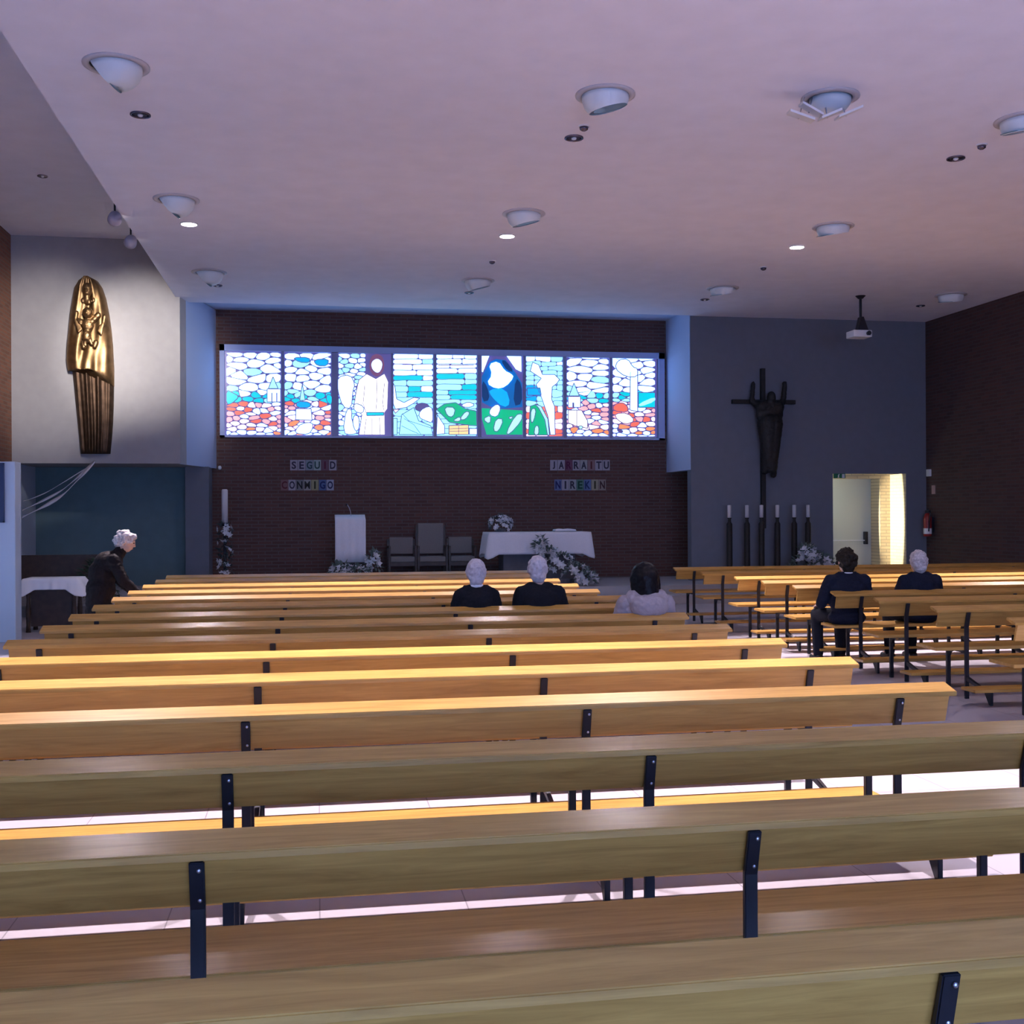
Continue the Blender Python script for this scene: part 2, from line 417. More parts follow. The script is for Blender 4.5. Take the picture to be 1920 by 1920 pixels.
# robed man and kneeling figure
fig(2, c1([(1010, 640), (1120, 620), (1160, 700), (1140, 760), (1130, 900), (1060, 890), (1010, 745)]), 'W'); fig(2, c1([(1085, 905), (1135, 900), (1130, 1000), (1185, 1095), (1130, 1115), (1060, 1100)]), 'W')
fig(2, c1([(1255, 615), (1190, 665), (1168, 765), (1150, 880), (1215, 950), (1190, 1114), (1405, 1114), (1402, 930), (1425, 900), (1432, 680), (1400, 612), (1330, 655)]), 'w', 1, 0)
for q in ([(1240, 700), (1225, 860), (1250, 935)], [(1335, 660), (1340, 800), (1330, 920)], [(1400, 690), (1385, 850), (1395, 910)], [(1250, 985), (1235, 1112)], [(1360, 970), (1365, 1112)], [(1300, 975), (1300, 1112)]):
    FIG[2].append((c1(q), 'K', -1, 0))
fig(2, c1([(1255, 930), (1395, 930), (1395, 955), (1255, 957)]), 'T', 1, 0)
fig(2, c1([(1150, 850), (1235, 880), (1225, 942), (1150, 922)]), 'W'); fig(2, c1([(1150, 950), (1192, 962), (1196, 1060), (1165, 1092), (1138, 1020)]), 'W')
fig(2, c1([(1337, 445), (1395, 480), (1400, 590), (1337, 650), (1275, 590), (1280, 480)]), 'E', 0, 2); fig(2, c1([(1340, 485), (1385, 520), (1375, 580), (1345, 612), (1300, 580), (1290, 520)]), 'W', 0, 2)
fig(3, c1([(1472, 690), (1486, 720), (1500, 820), (1560, 850), (1640, 808), (1690, 815), (1640, 855), (1580, 890), (1490, 905), (1472, 860)]), 'W', 1, 0)
fig(3, c1([(1472, 905), (1525, 905), (1490, 938)]), 'p', 1, 0); fig(3, c1([(1472, 980), (1505, 980), (1505, 1112), (1472, 1112)]), 'C', 1, 0)
fig(3, c1([(1520, 1112), (1540, 950), (1640, 890), (1680, 1000), (1780, 1040), (1796, 1112)]), 'C', 1, 0)
FIG[3] += [(c1([(1560, 980), (1640, 1030), (1700, 1112)]), 'K', -1, 0), (c1([(1540, 1040), (1620, 1080), (1680, 1105)]), 'K', -1, 0), (c1([(1545, 940), (1600, 1000), (1790, 1060)]), 'K', -1, 0)]
fig(3, c1([(1640, 905), (1660, 860), (1720, 848), (1770, 870), (1796, 950), (1720, 940)]), 'K', 0); fig(3, c1([(1690, 915), (1760, 878), (1796, 900), (1796, 1020), (1740, 1000), (1680, 972)]), 'W')
fig(4, c2([(0, 950), (60, 1040), (60, 1105), (-8, 1112)]), 'W', 1, 0)
fig(4, c2([(-8, 905), (60, 860), (150, 850), (230, 900), (320, 920), (325, 1040), (250, 1035), (100, 1012)]), 'G', 1, 0)
for q in ([(55, 885), (150, 890), (130, 970), (80, 960)], [(230, 920), (270, 930), (230, 990), (180, 990)], [(120, 1000), (190, 960), (190, 1005)]): fig(4, c2(q), 'L')
fig(4, c2([(95, 1038), (255, 1032), (255, 1112), (95, 1112)]), 'Y', 1, 0); fig(4, c2([(262, 1062), (325, 1062), (325, 1112), (262, 1112)]), 'W', 1, 0)
FIG[4] += [(c2([(100, 1065), (250, 1060)]), 'K', -1, 0), (c2([(100, 1085), (250, 1082)]), 'K', -1, 0), (c2([(175, 1040), (175, 1110)]), 'K', -1, 0)]
fig(4, c2([(195, 868), (255, 842), (310, 868), (270, 890), (215, 888)]), 'W')
for v0 in (527, 595): fig(4, c2([(8, v0+14), (300, v0+12), (300, v0+18), (8, v0+20)]), 'E', 0, 0)
fig(3, c1([(1545, 535), (1660, 535), (1660, 541), (1545, 541)]), 'E', 0, 0)
# woman in blue
fig(5, c2([(360, 640), (400, 560), (430, 512), (480, 490), (560, 500), (640, 600), (697, 690), (700, 890), (520, 905), (430, 885), (362, 850)]), 'B', 1, 0)
fig(5, c2([(420, 742), (560, 732), (600, 862), (540, 892), (440, 800)]), 'S', 0); fig(5, c2([(640, 640), (690, 700), (695, 860), (620, 880)]), 'D', 0)
fig(5, c2([(365, 660), (410, 720), (430, 830), (365, 845)]), 'D', 0); fig(5, c2([(520, 505), (560, 505), (630, 600), (570, 590)]), 'D', 0)
fig(5, c2([(560, 465), (690, 468), (692, 605), (640, 580)]), 'W', 1, 0); fig(5, c2([(360, 465), (430, 465), (375, 605), (360, 600)]), 'W', 1, 0)
fig(5, c2([(420, 535), (500, 510), (552, 590), (602, 612), (628, 642), (560, 722), (480, 738), (403, 692), (450, 622)]), 'W', 0)
fig(5, c2([(360, 892), (700, 912), (700, 1116), (400, 1116), (362, 985)]), 'G', 1, 0)
for q in ([(370, 985), (440, 950), (430, 1030)], [(480, 980), (545, 985), (500, 1090), (455, 1080)], [(640, 950), (698, 940), (690, 1000), (590, 1112), (560, 1100)], [(580, 970), (625, 962), (600, 990)]): fig(5, c2(q), 'L')
fig(5, c2([(430, 902), (490, 858), (522, 892), (490, 972), (425, 952)]), 'W')
fig(6, c2([(760, 880), (820, 860), (885, 960), (905, 1116), (745, 1116)]), 'G', 1, 0); fig(6, c2([(765, 900), (810, 900), (790, 1000), (765, 1020)]), 'L'); fig(6, c2([(800, 1040), (830, 1040), (830, 1114), (790, 1114)]), 'L')
fig(6, c2([(800, 862), (850, 880), (905, 985), (918, 1116), (902, 1116), (880, 990), (830, 895)]), 'C', 1, 0)
fig(6, c2([(780, 520), (830, 540), (860, 620), (960, 620), (1000, 660), (980, 692), (940, 722), (935, 822), (960, 882), (965, 1114), (925, 1114), (905, 962), (850, 802), (808, 702), (850, 652), (760, 592)]), 'W', 1, 0)
for q in ([(735, 730), (840, 730), (850, 790), (735, 790)],): fig(6, c2(q), 'S', 1, 0)
# right skyline
fig(7, c2([(1118, 690), (1162, 795), (1078, 795)]), 'C', 1, 0); fig(7, c2([(1070, 800), (1172, 800), (1172, 890), (1070, 890)]), 'W', 1, 0); fig(7, c2([(1105, 850), (1120, 850), (1120, 890), (1105, 890)]), 'K', 0, 0)
fig(7, c2([(1070, 912), (1180, 912), (1230, 1000), (1230, 1060), (1130, 1040), (1070, 1015)]), 'w', 1, 0); FIG[7].append((c2([(1142, 912), (1142, 1040)]), 'K', -1, 0))
fig(7, c2([(1155, 1045), (1175, 1038), (1195, 1050), (1180, 1068), (1160, 1066)]), 'L')
fig(8, c2([(1580, 600), (1640, 600), (1640, 925), (1575, 910)]), 'W', 1, 0); fig(8, c2([(1480, 500), (1560, 490), (1600, 560), (1640, 570), (1640, 640), (1540, 640), (1450, 570)]), 'W')
fig(8, c2([(1440, 870), (1510, 845), (1560, 880), (1560, 930), (1440, 920)]), 'R'); fig(8, c2([(1450, 940), (1560, 935), (1620, 1000), (1540, 1030), (1470, 990)]), 'w')
fig(8, c2([(1645, 768), (1783, 768), (1783, 890), (1645, 890)]), 'T', 1, 0); fig(8, c2([(1645, 860), (1783, 800), (1783, 840), (1660, 885)]), 'C', 0)
fig(8, c2([(1465, 1060), (1520, 1075), (1520, 1098), (1480, 1095)]), 'K', 0)
for i, (u0, u1, u0b) in enumerate(pan):
    rg = random.Random(40+i); d = B()
    v0, v1 = 660.5+.009*(u0-424), 816.0+.004*(u0-424)
    lo, hi = (u0-2.5, u1+2.5)
    poly(d, [(lo, v0-2), (hi, v0-2), (hi, v1+1), (lo, v1+1)], -2, 'K')  # backing sheet added to glow as bloom between the panes
    if i in (0, 1, 7, 8): cells(d, rg, u0, u1, v0, v1, town, lambda y: 13.5 if y < 738 else 8.2, lambda y: 2.2 if y < 738 else 1.9)
    elif i in (3, 4): fill(d, rg, u0, u1, v0, v1, strips, 8, 12, 22, 60, .4, 1.2, 1)
    elif i == 2: cells(d, rg, u0, u0+52, v0, v1, pale, lambda y: 9.0, lambda y: 1.8); cells(d, rg, u1-26, u1, v0+10, v1, pale, lambda y: 9.0, lambda y: 1.5) if False else None
    elif i == 6: fill(d, rg, u0, u1, v0, v1, lambda r, u, v: 'W' if v < 690 and r.random() < .7 else 'S' if 720 < v < 755 and u < 1012 else 'C' if v < 765 else ('R' if r.random() < .5 else 'p'), 8, 13, 14, 30, 1.2)
    lay = 1
    for pts, c, out, sm in FIG[i]:
        lay += 1
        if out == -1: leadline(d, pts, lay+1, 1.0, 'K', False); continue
        pts = clip(pts, u0-1.5, u1+1.5, v0-1, v1+1); P = smooth_pts(pts, sm) if sm else pts
        poly(d, P, lay, c)
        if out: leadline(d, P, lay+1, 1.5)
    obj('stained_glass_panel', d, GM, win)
fm = mat('mullion paint', (.30, .30, .52), .5)
for i in range(8):
    d = B(); a, e = pan[i], pan[i+1]
    um = (a[1]+e[0])/2; w = max(1.6, (e[0]-a[1])/2-.4)
    T0, T1 = at(um-w, 655, 21.95), at(um+w, 655, 21.95)
    box(d, T0[0], T1[0], 21.93, 21.985, wz0+.03, 4.75); obj('mullion', d, fm, win)

# ------------------------------------------------------------------ pews
def make_pew(x0, x1, posts, Y, label, group):
    t = thing('pew', label, 'pew', ((x0+x1)/2, Y, 0), group)
    W = MT['pew']; ts = radians(16.2)
    def ext(name, prof, a, c, m=W, parent=t):
        d = B(); prism(d, [(a, Y+y, z) for y, z in prof], (c-a, 0, 0))
        es = [e for e in d.edges if e.is_manifold and e.calc_face_angle() > .6]
        bmesh.ops.bevel(d, geom=es, offset=.003, segments=2, affect='EDGES')
        return obj(name, d, m, parent)
    ext('top_rail', [(0, .748), (0, .770), (.112*cos(ts), .770+.112*sin(ts)), (.112*cos(ts)+.007, .748+.112*sin(ts))], x0, x1)
    ext('backrest', [(.014, .750), (.036, .757), (.073, .628), (.051, .622)], x0+.03, x1-.03)
    ext('seat', [(.045, .418), (.045, .445), (.372, .451), (.377, .424)], x0+.02, x1-.02)
    ext('kneeler', [(-.42, .125), (-.42, .15), (-.21, .15), (-.21, .125)], x0+.09, x1-.09)
    for k, px in enumerate(posts):
        ps = ext('rear_leg', [(-.002, .745), (.012, .747), (.049, .622), (.049, 0), (.030, 0), (.030, .618)], px-.019, px+.019, MT['metal'])
        if Y < 5:
            for yy, zz in ((.000, .725), (.026, .642)):
                d = B(); ell(d, (px+.006, Y+yy-.001, zz), (.006, .004, .006), None, 8); obj('bolt', d, MT['bolt'], ps, True)
        ext('front_leg', [(.31, 0), (.34, 0), (.34, .418), (.31, .418)], px-.017, px+.017, MT['metal'])
        ext('seat_bracket', [(.049, .418), (.31, .418), (.31, .33), (.28, .375), (.235, .393), (.049, .393)], px-.013, px+.013, MT['metal'])
        ext('kneeler_bracket', [(.030, .20), (.030, .155), (-.23, .100), (-.30, .0), (-.33, .0), (-.33, .125), (-.22, .125)], px-.012, px+.012, MT['metal'])
    return t
ordn = ['', 'first', 'second', 'third', 'fourth', 'fifth', 'sixth', 'seventh', 'eighth', 'ninth', 'tenth', 'eleventh', 'twelfth', 'thirteenth', 'fourteenth', 'fifteenth']
LY = {k: .9768+.9649*k for k in range(1, 16)}
LY[13] = 13.58; LY[14] = 14.62; LY[15] = 15.62
PX = (-1.80, -.305, 1.175, 2.675)
def llab(k):
    r = 16-k
    if k == 1: return 'nearest wooden pew, cut by the bottom edge of the photo, left block'
    if k == 2: return 'second nearest wooden pew of the left block with orange seat showing'
    if k == 15: return 'front wooden pew of the left block, closest to the altar'
    if k == 9: return 'left-block pew where the two white-haired men in black sit'
    if k == 8: return 'left-block pew where the woman in the pale hood sits'
    if k in (4, 5, 6): return ['brightly lit yellow pew, nearest of the left block\'s near lit group', 'middle pew of the three brightly lit near rows, left block', 'brightly lit left-block pew, farthest of the near lit three'][k-4]
    return 'honey wood pew of the left block, %s row counted from the altar' % ordn[r]
near = make_pew(-2.02, 2.96, PX, LY[1], llab(1), 'pews of the left block')
for k in (2, 3, 4): dup(near, (near.location.x, LY[k], 0), llab(k))
far = make_pew(-2.02, 2.96, PX, LY[5], llab(5), 'pews of the left block')
for k in range(6, 16): dup(far, (far.location.x, LY[k], 0), llab(k))
RY = [7.71, 8.80, 9.80, 10.71, 11.66, 12.55, 13.42, 14.70, 15.90]
def rlab(i):
    if i == 0: return 'nearest pew of the right block, cut by the right photo edge'
    if i == 3: return 'right-block pew where the two people in navy sit'
    if i == 8: return 'front wooden pew of the right block, closest to the altar'
    return 'honey wood pew of the right block, %s row counted from the altar' % ordn[9-i]
rp = make_pew(5.20, 11.0, (5.50, 7.23, 8.97, 10.70), RY[0], rlab(0), 'pews of the right block')
for i in range(1, 9): dup(rp, (rp.location.x, RY[i], 0), rlab(i))

# ------------------------------------------------------------------ people
def remesh(name, shapes, vox, m, parent, T, noise=0, it=6, smooth=.5):
    d = B()
    for s in shapes:
        if s[0] == 'cap':
            p0, p1, r0, r1 = Vector(s[1]), Vector(s[2]), s[3], s[4]
            tube(d, p0, p1, r0, r1, 14); ell(d, p0, (r0,)*3, None, 14); ell(d, p1, (r1,)*3, None, 14)
        else: ell(d, s[1], s[2], s[3] if len(s) > 3 else None, 18)
    bmesh.ops.recalc_face_normals(d, faces=d.faces[:])
    d.transform(T)
    me = bpy.data.meshes.new('tmp'); d.to_mesh(me); d.free()
    o = bpy.data.objects.new('tmp', me); COL.objects.link(o)
    rm = o.modifiers.new('r', 'REMESH'); rm.mode = 'VOXEL'; rm.voxel_size = vox
    sm = o.modifiers.new('s', 'SMOOTH'); sm.factor = smooth; sm.iterations = it
    dg = bpy.context.evaluated_depsgraph_get()
    nm = bpy.data.meshes.new_from_object(o.evaluated_get(dg))
    bpy.data.objects.remove(o); bpy.data.meshes.remove(me)
    d = B(); d.from_mesh(nm); bpy.data.meshes.remove(nm)
    if noise:
        from mathutils import noise as nz
        for v in d.verts: v.co += v.normal*noise*nz.noise(v.co*38)
    return obj(name, d, m, parent, True)
def hand(wr, d, side, grip=0):
    """palm, four fingers of different length with a bend, and a thumb from the side of the palm"""
    d = Vector(d).normalized(); w = Vector((0, 0, 1)).cross(d).normalized()*side; n = d.cross(w)*side
    wr = Vector(wr); dn = Vector((0, 0, -1)); S = []
    pc = wr+d*.045
    S.append(('cap', wr+d*.012, wr+d*.08+w*.02, .020, .017)); S.append(('cap', wr+d*.012, wr+d*.08-w*.02, .020, .017))
    for i, L in enumerate((.062, .072, .067, .052)):
        b0 = wr+d*.082+w*(.030-.020*i); b1 = b0+d*L*.5+dn*L*(.10+.4*grip); b2 = b1+d*L*(.45-.35*grip)+dn*L*(.28+.5*grip)
        S += [('cap', b0, b1, .0098, .0088), ('cap', b1, b2, .0088, .0075)]
    t0 = wr+d*.03+w*.026; t1 = t0+d*.03+w*.024+dn*.008; t2 = t1+d*.028+dn*.012
    S += [('cap', t0, t1, .0125, .0105), ('cap', t1, t2, .0105, .0085)]
    return S
def head_shapes(h, face=Vector((0, 1, 0))):
    h = Vector(h); f = Vector(face).normalized(); s = Vector((0, 0, 1)).cross(f).normalized(); u = f.cross(s)*-1 if False else s.cross(f)*-1
    u = Vector((0, 0, 1)) if abs(f.z) < .05 else f.cross(s).normalized()
    if u.z < 0: u = -u
    yaw, pit = atan2(-f.x, f.y), math.asin(f.z)
    R = (pit, 0, yaw)
    S = [('ell', h+u*.012, (.076, .096, .100), R), ('ell', h+f*.03-u*.052, (.056, .060, .062), R), ('ell', h+f*.055-u*.085, (.030, .026, .024), R),
         ('cap', h+f*.092+u*.012, h+f*.106-u*.022, .010, .015), ('ell', h+f*.092-u*.056, (.026, .010, .008), R),
         ('ell', h+f*.080+u*.030, (.058, .016, .010), R)]
    head_shapes.eyes = [h+f*.083+s*.031*k+u*.010 for k in (-1, 1)]; head_shapes.mouth = (h+f*.098-u*.056, R)
    for k in (-1, 1):
        S.append(('ell', h+s*.078*k-u*.012-f*.005, (.011, .020, .032), R))
        S.append(('ell', h+f*.078+s*.031*k+u*.010, (.014, .010, .009), R))
    return S
def face_parts(t, T):
    eyes, (mc, R) = head_shapes.eyes, head_shapes.mouth
    for e in eyes:
        d = B(); ell(d, e+(e-mc).normalized()*0, (.012, .013, .008), R, 10); d.transform(T); obj('eye', d, MT['eye'], t, True)
    d = B(); ell(d, mc, (.022, .007, .006), R, 10); d.transform(T); obj('lips', d, MT['lips'], t, True)
def seated(label, x, y, S, jm, tm, hm, hair, lean=0, yaw=0, wide=1.0, tall=1.0, collar=None, hood=False, arm=0, knees=0, cz=.028):
    t = thing('person', label, 'person', (x, y, 0))
    T = Matrix.Translation((x, y, 0)) @ Matrix.Rotation(yaw, 4, 'Z')
    k = tall
    def P(a, b2, c): return Vector((a+lean*max(0, c), b2, S+c*k))
    nb, hd = P(0, .005, .52), P(0, .035, .665)
    body = [('ell', P(0, 0, .09), (.155, .115, .105)), ('ell', P(0, -.01, .25), (.135, .10, .15)), ('ell', P(0, 0, .40), (.155, .105, .14)),
            ('cap', P(-.13, 0, .465), P(.13, 0, .465), .06, .06), ('cap', P(0, 0, .48), P(0, .03, .61), .056, .052)]
    body += head_shapes(hd)
    jac = [('ell', P(0, 0, .07), (.185*wide, .14, .10)), ('ell', P(0, -.01, .22), (.17*wide, .128, .16)), ('ell', P(0, -.005, .38), (.188*wide, .130, .15)),
           ('cap', P(-.145*wide, 0, .455), P(.145*wide, 0, .455), .073, .073), ('cap', P(-.08, 0, .495), P(.08, 0, .495), .062, .062)]
    tro, sho = [('ell', P(0, .03, .075), (.165, .13, .085))], []
    for s in (-1, 1):
        hip, kn, an = P(.085*s, .03, .08), Vector((.13*s+knees, .43, S+.07)), Vector((.13*s+knees*1.1, .40, .095))
        sh, el, wr = P(.165*wide*s, 0, .455), P(.235*wide*s+arm*.02*s, .05, .22), Vector((.12*s+knees, .33, S+.175))
        body += [('cap', hip, kn, .082, .056), ('cap', kn, an, .054, .036), ('cap', an, an+Vector((0, .13, -.055)), .036, .03), ('cap', sh, el, .047, .039), ('cap', el, wr, .037, .027)]
        body += hand(wr, (0, 1, -.12), -s)
        jac += [('cap', sh, el, .070*min(wide, 1.1), .058), ('cap', el, wr, .056, .042)]
        tro += [('cap', hip, kn, .094, .070), ('cap', kn, an, .068, .055)]
        sho.append([('cap', an+Vector((0, -.03, -.045)), an+Vector((0, .14, -.055)), .046, .038), ('ell', an+Vector((0, .05, -.065)), (.045, .13, .03))])
    remesh('body', body, .009, MT['skin'], t, T)
    remesh('trousers', tro, .014, tm, t, T)
    j = remesh('jacket', jac, .013, jm, t, T, noise=.006)
    for q in sho: remesh('shoe', q, .011, MT['shoe'], t, T)
    if collar: remesh('collar', [('ell', P(0, .008, .545), (.068, .066, cz))], .008 if cz > .02 else .006, collar, t, T, it=3)
    face_parts(t, T)
    H = []
    if hair == 'short':
        H = [('ell', hd+Vector((0, -.012, .022)), (.088, .100, .106)), ('ell', hd+Vector((0, -.050, -.045)), (.072, .055, .085))]
        for s in (-1, 1): H.append(('ell', hd+Vector((.074*s, -.02, .005)), (.018, .055, .05)))
        remesh('hair', H, .010, hm, t, T, noise=.010)
    elif hair == 'curly':
        rg = random.Random(3); H = [('ell', hd+Vector((0, -.015, .02)), (.088, .100, .108)), ('ell', hd+Vector((0, -.050, -.045)), (.074, .055, .08))]
        for _ in range(70):
            a, z = rg.uniform(0, 2*pi), rg.uniform(-.55, 1)
            q = Vector((cos(a)*sqrt(1-z*z), sin(a)*sqrt(1-z*z), z))
            if q.y > .55 and q.z < .5: continue
            H.append(('ell', hd+Vector((q.x*.095, q.y*.105-.015, q.z*.108+.02)), (.024,)*3))
        remesh('hair', H, .009, hm, t, T, noise=.01, it=2)
    elif hair == 'long':
        H = [('ell', hd+Vector((0, -.015, .024)), (.116, .118, .118)), ('cap', hd+Vector((0, -.05, 0)), hd+Vector((.01, -.075, -.19)), .105, .09),
             ('cap', hd+Vector((-.075, -.02, 0)), hd+Vector((-.075, -.055, -.19)), .055, .045), ('cap', hd+Vector((.08, 0, 0)), hd+Vector((.125, .0, -.27)), .052, .035), ('cap', hd+Vector((.02, -.07, -.05)), hd+Vector((.085, -.03, -.23)), .055, .035)]
        remesh('hair', H, .010, hm, t, T, noise=.006)
    if hood:
        hs = [('ell', P(0, -.105, .43), (.165, .085, .105)), ('cap', P(-.12, -.03, .51), P(-.05, -.11, .40), .06, .07), ('cap', P(.12, -.03, .51), P(.05, -.11, .40), .06, .07),
              ('cap', P(.03, -.10, .50), P(.065, -.07, .56), .05, .02), ('cap', P(-.13, -.04, .49), P(.13, -.04, .49), .055, .055)]
        remesh('hood', hs, .011, MT['hood'], t, T, noise=.007)
    return t
seated('seated person with white hair, black suit and white shirt collar', 1.385, LY[9]+.20, .445, MT['suit'], MT['trous'], MT['hwhite'], 'short', wide=.90, tall=.97, collar=MT['collar'])
seated('seated person with grey-white hair and black jacket, no collar showing, leaning left', 1.99, LY[9]+.20, .445, MT['suit'], MT['trous'], MT['hwhite'], 'short', lean=-.07, wide=1.0, tall=1.0)
seated('seated person with long black hair and a pale pink hooded jacket', 2.66, LY[8]+.22, .445, MT['hood'], MT['trous'], MT['hblack'], 'long', wide=1.05, tall=.94, hood=True)
seated('seated person with dark curly hair and navy jacket at the pew end', 5.43, RY[3]+.21, .445, MT['navy'], MT['trous'], MT['hdark'], 'curly', lean=.02, wide=1.12, tall=.98, collar=MT['collar'], cz=.014)
seated('seated person with grey hair and navy jacket in the right block', 6.26, RY[3]+.21, .445, MT['navy'], MT['trous'], MT['hgrey'], 'short', wide=1.05, tall=.96)

def stooping():
    x, y = -2.29, 13.05
    t = thing('person', 'stooping person with grey hair and dark coat, hand on a pew end', 'person', (x, y, 0))
    T = Matrix.Translation((x, y, 0)) @ Matrix.Rotation(radians(-82), 4, 'Z')
    V = Vector
    nb, hd = V((0, .115, 1.20)), V((0, .175, 1.325)); f = V((0, .93, -.36))
    body = [('ell', V((0, -.10, .82)), (.16, .12, .12)), ('ell', V((0, -.06, .97)), (.14, .11, .14)), ('ell', V((0, .0, 1.09)), (.155, .12, .12)),
            ('cap', V((-.13, .06, 1.13)), V((.13, .06, 1.13)), .06, .06), ('cap', V((0, .08, 1.15)), V((0, .155, 1.27)), .058, .052)]+head_shapes(hd, f)
    coat = [('ell', V((0, -.09, .80)), (.20, .16, .16)), ('ell', V((0, -.07, .97)), (.185, .155, .17)), ('ell', V((0, -.01, 1.09)), (.19, .155, .13)),
            ('cap', V((-.15, .05, 1.12)), V((.15, .05, 1.12)), .075, .075), ('cap', V((-.10, -.11, .78)), V((-.10, -.12, .45)), .13, .14), ('cap', V((.10, -.11, .78)), V((.10, -.12, .45)), .13, .14),
            ('cap', V((-.07, .08, 1.16)), V((.07, .08, 1.16)), .07, .07), ('cap', V((0, .085, 1.17)), V((0, .12, 1.215)), .075, .068)]
    tro, sh = [], []
    for s in (-1, 1):
        hip, kn, an = V((.09*s, -.10, .80)), V((.10*s, -.06+.05*s, .46)), V((.10*s, -.14+.07*s, .09))
        a0 = V((.17*s, .05, 1.12))
        el, wr = (V((.24, .15, .90)), V((.17, .29, .765))) if s == 1 else (V((-.22, .10, .88)), V((-.20, .24, .745)))
        body += [('cap', hip, kn, .085, .058), ('cap', kn, an, .055, .038), ('cap', an, an+V((0, .14, -.05)), .036, .03), ('cap', a0, el, .05, .042), ('cap', el, wr, .04, .03)]
        body += hand(wr, (-.2*s, 1, -.35), -s, .7)
        coat += [('cap', a0, el, .075, .063), ('cap', el, wr-(wr-el)*.08, .060, .048)]
        tro += [('cap', hip, kn, .10, .075), ('cap', kn, an, .072, .058)]
        sh.append([('cap', an+V((0, -.03, -.04)), an+V((0, .15, -.05)), .046, .038), ('ell', an+V((0, .05, -.06)), (.045, .13, .03))])
    remesh('body', body, .009, MT['skin'], t, T); remesh('coat', coat, .014, MT['coat'], t, T, noise=.008); remesh('trousers', tro, .014, MT['trous'], t, T)
    for q in sh: remesh('shoe', q, .011, MT['shoe'], t, T)
    face_parts(t, T)
    u = V((0, .36, .93))
    H = [('ell', hd-f*.022+u*.022, (.088, .098, .10), (radians(-21), 0, 0)), ('ell', hd-f*.07-u*.02, (.072, .05, .072), (radians(-21), 0, 0)), ('ell', hd+f*.055+u*.075, (.06, .045, .035))]
    rg = random.Random(5)
    for _ in range(36):
        a, z = rg.uniform(0, 2*pi), rg.uniform(-.3, 1); q = V((cos(a)*sqrt(1-z*z), sin(a)*sqrt(1-z*z)-.25, z)); H.append(('ell', hd+V((q.x*.088, q.y*.098, q.z*.10+.015)), (.022,)*3))
    remesh('hair', H, .009, MT['hgrey'], t, T, noise=.014, it=2)
stooping()

# ------------------------------------------------------------------ flowers
def petal_mesh():
    d = B()
    for i in range(6):
        a = 2*pi*i/6; R = Matrix.Rotation(a, 4, 'Z')
        p = [R @ Vector(q) for q in ((0, 0, 0), (.5, -.28, .25), (1.0, 0, .42), (.5, .28, .25))]
        vs = [d.verts.new(q) for q in p]; d.faces.new(vs)
        vs2 = [d.verts.new(q*.62+Vector((0, 0, .16))) for q in [Matrix.Rotation(.5, 4, 'Z') @ x for x in p]]; d.faces.new(vs2)
    ell(d, (0, 0, .14), (.2, .2, .2), None, 8)
    return d
_pm = {}
def flowers(label, loc, pts_fn, n, size, leafm, nleaf, leaf, seed, base=None, group=None):
    rg = random.Random(seed); t = thing('flower_arrangement', label, 'flowers', loc, group)
    d = B()
    for _ in range(nleaf):
        p, nrm = pts_fn(rg, .88); q = Vector((nrm.x+rg.uniform(-.6, .6), nrm.y+rg.uniform(-.6, .6), nrm.z+rg.uniform(-.4, .7))).normalized()
        M2 = Matrix.Translation(p) @ q.to_track_quat('X', 'Z').to_matrix().to_4x4()
        L = leaf*rg.uniform(.6, 1.3); w = L*.22
        vs = [d.verts.new(M2 @ Vector(v)) for v in ((0, 0, 0), (L*.45, -w, .02), (L, 0, -.01), (L*.45, w, .02))]; d.faces.new(vs)
    o = obj('foliage', d, leafm, t)
    if base: obj('container', base, MT['altar'], t)
    key = 'p'
    if key not in _pm:
        me = bpy.data.meshes.new('blossom'); d = petal_mesh(); d.to_mesh(me); d.free(); me.materials.append(MT['petal']); _pm[key] = me
    for i in range(n):
        p, nrm = pts_fn(rg, 1.0)
        f = bpy.data.objects.new('blossom', _pm[key]); COL.objects.link(f); f.parent = t
        f.location = p-Vector(loc); s = size*rg.uniform(.7, 1.25); f.scale = (s, s, s)
        f.rotation_euler = (nrm+Vector((rg.uniform(-.3, .3), rg.uniform(-.3, .3), rg.uniform(-.2, .3)))).to_track_quat('Z', 'Y').to_euler()
    return t
def ball(c, r, zmin=-.3):
    c = Vector(c)
    def fn(rg, k):
        while True:
            q = Vector((rg.gauss(0, 1), rg.gauss(0, 1), rg.gauss(0, 1))).normalized()
            if q.z > zmin and q.y < .5: break
        q2 = k*rg.uniform(.8, 1.0)
        return c+Vector((q.x*r[0], q.y*r[1], q.z*r[2]))*q2, q
    return fn
def many(fns):
    def fn(rg, k): return rg.choice(fns)(rg, k)
    return fn

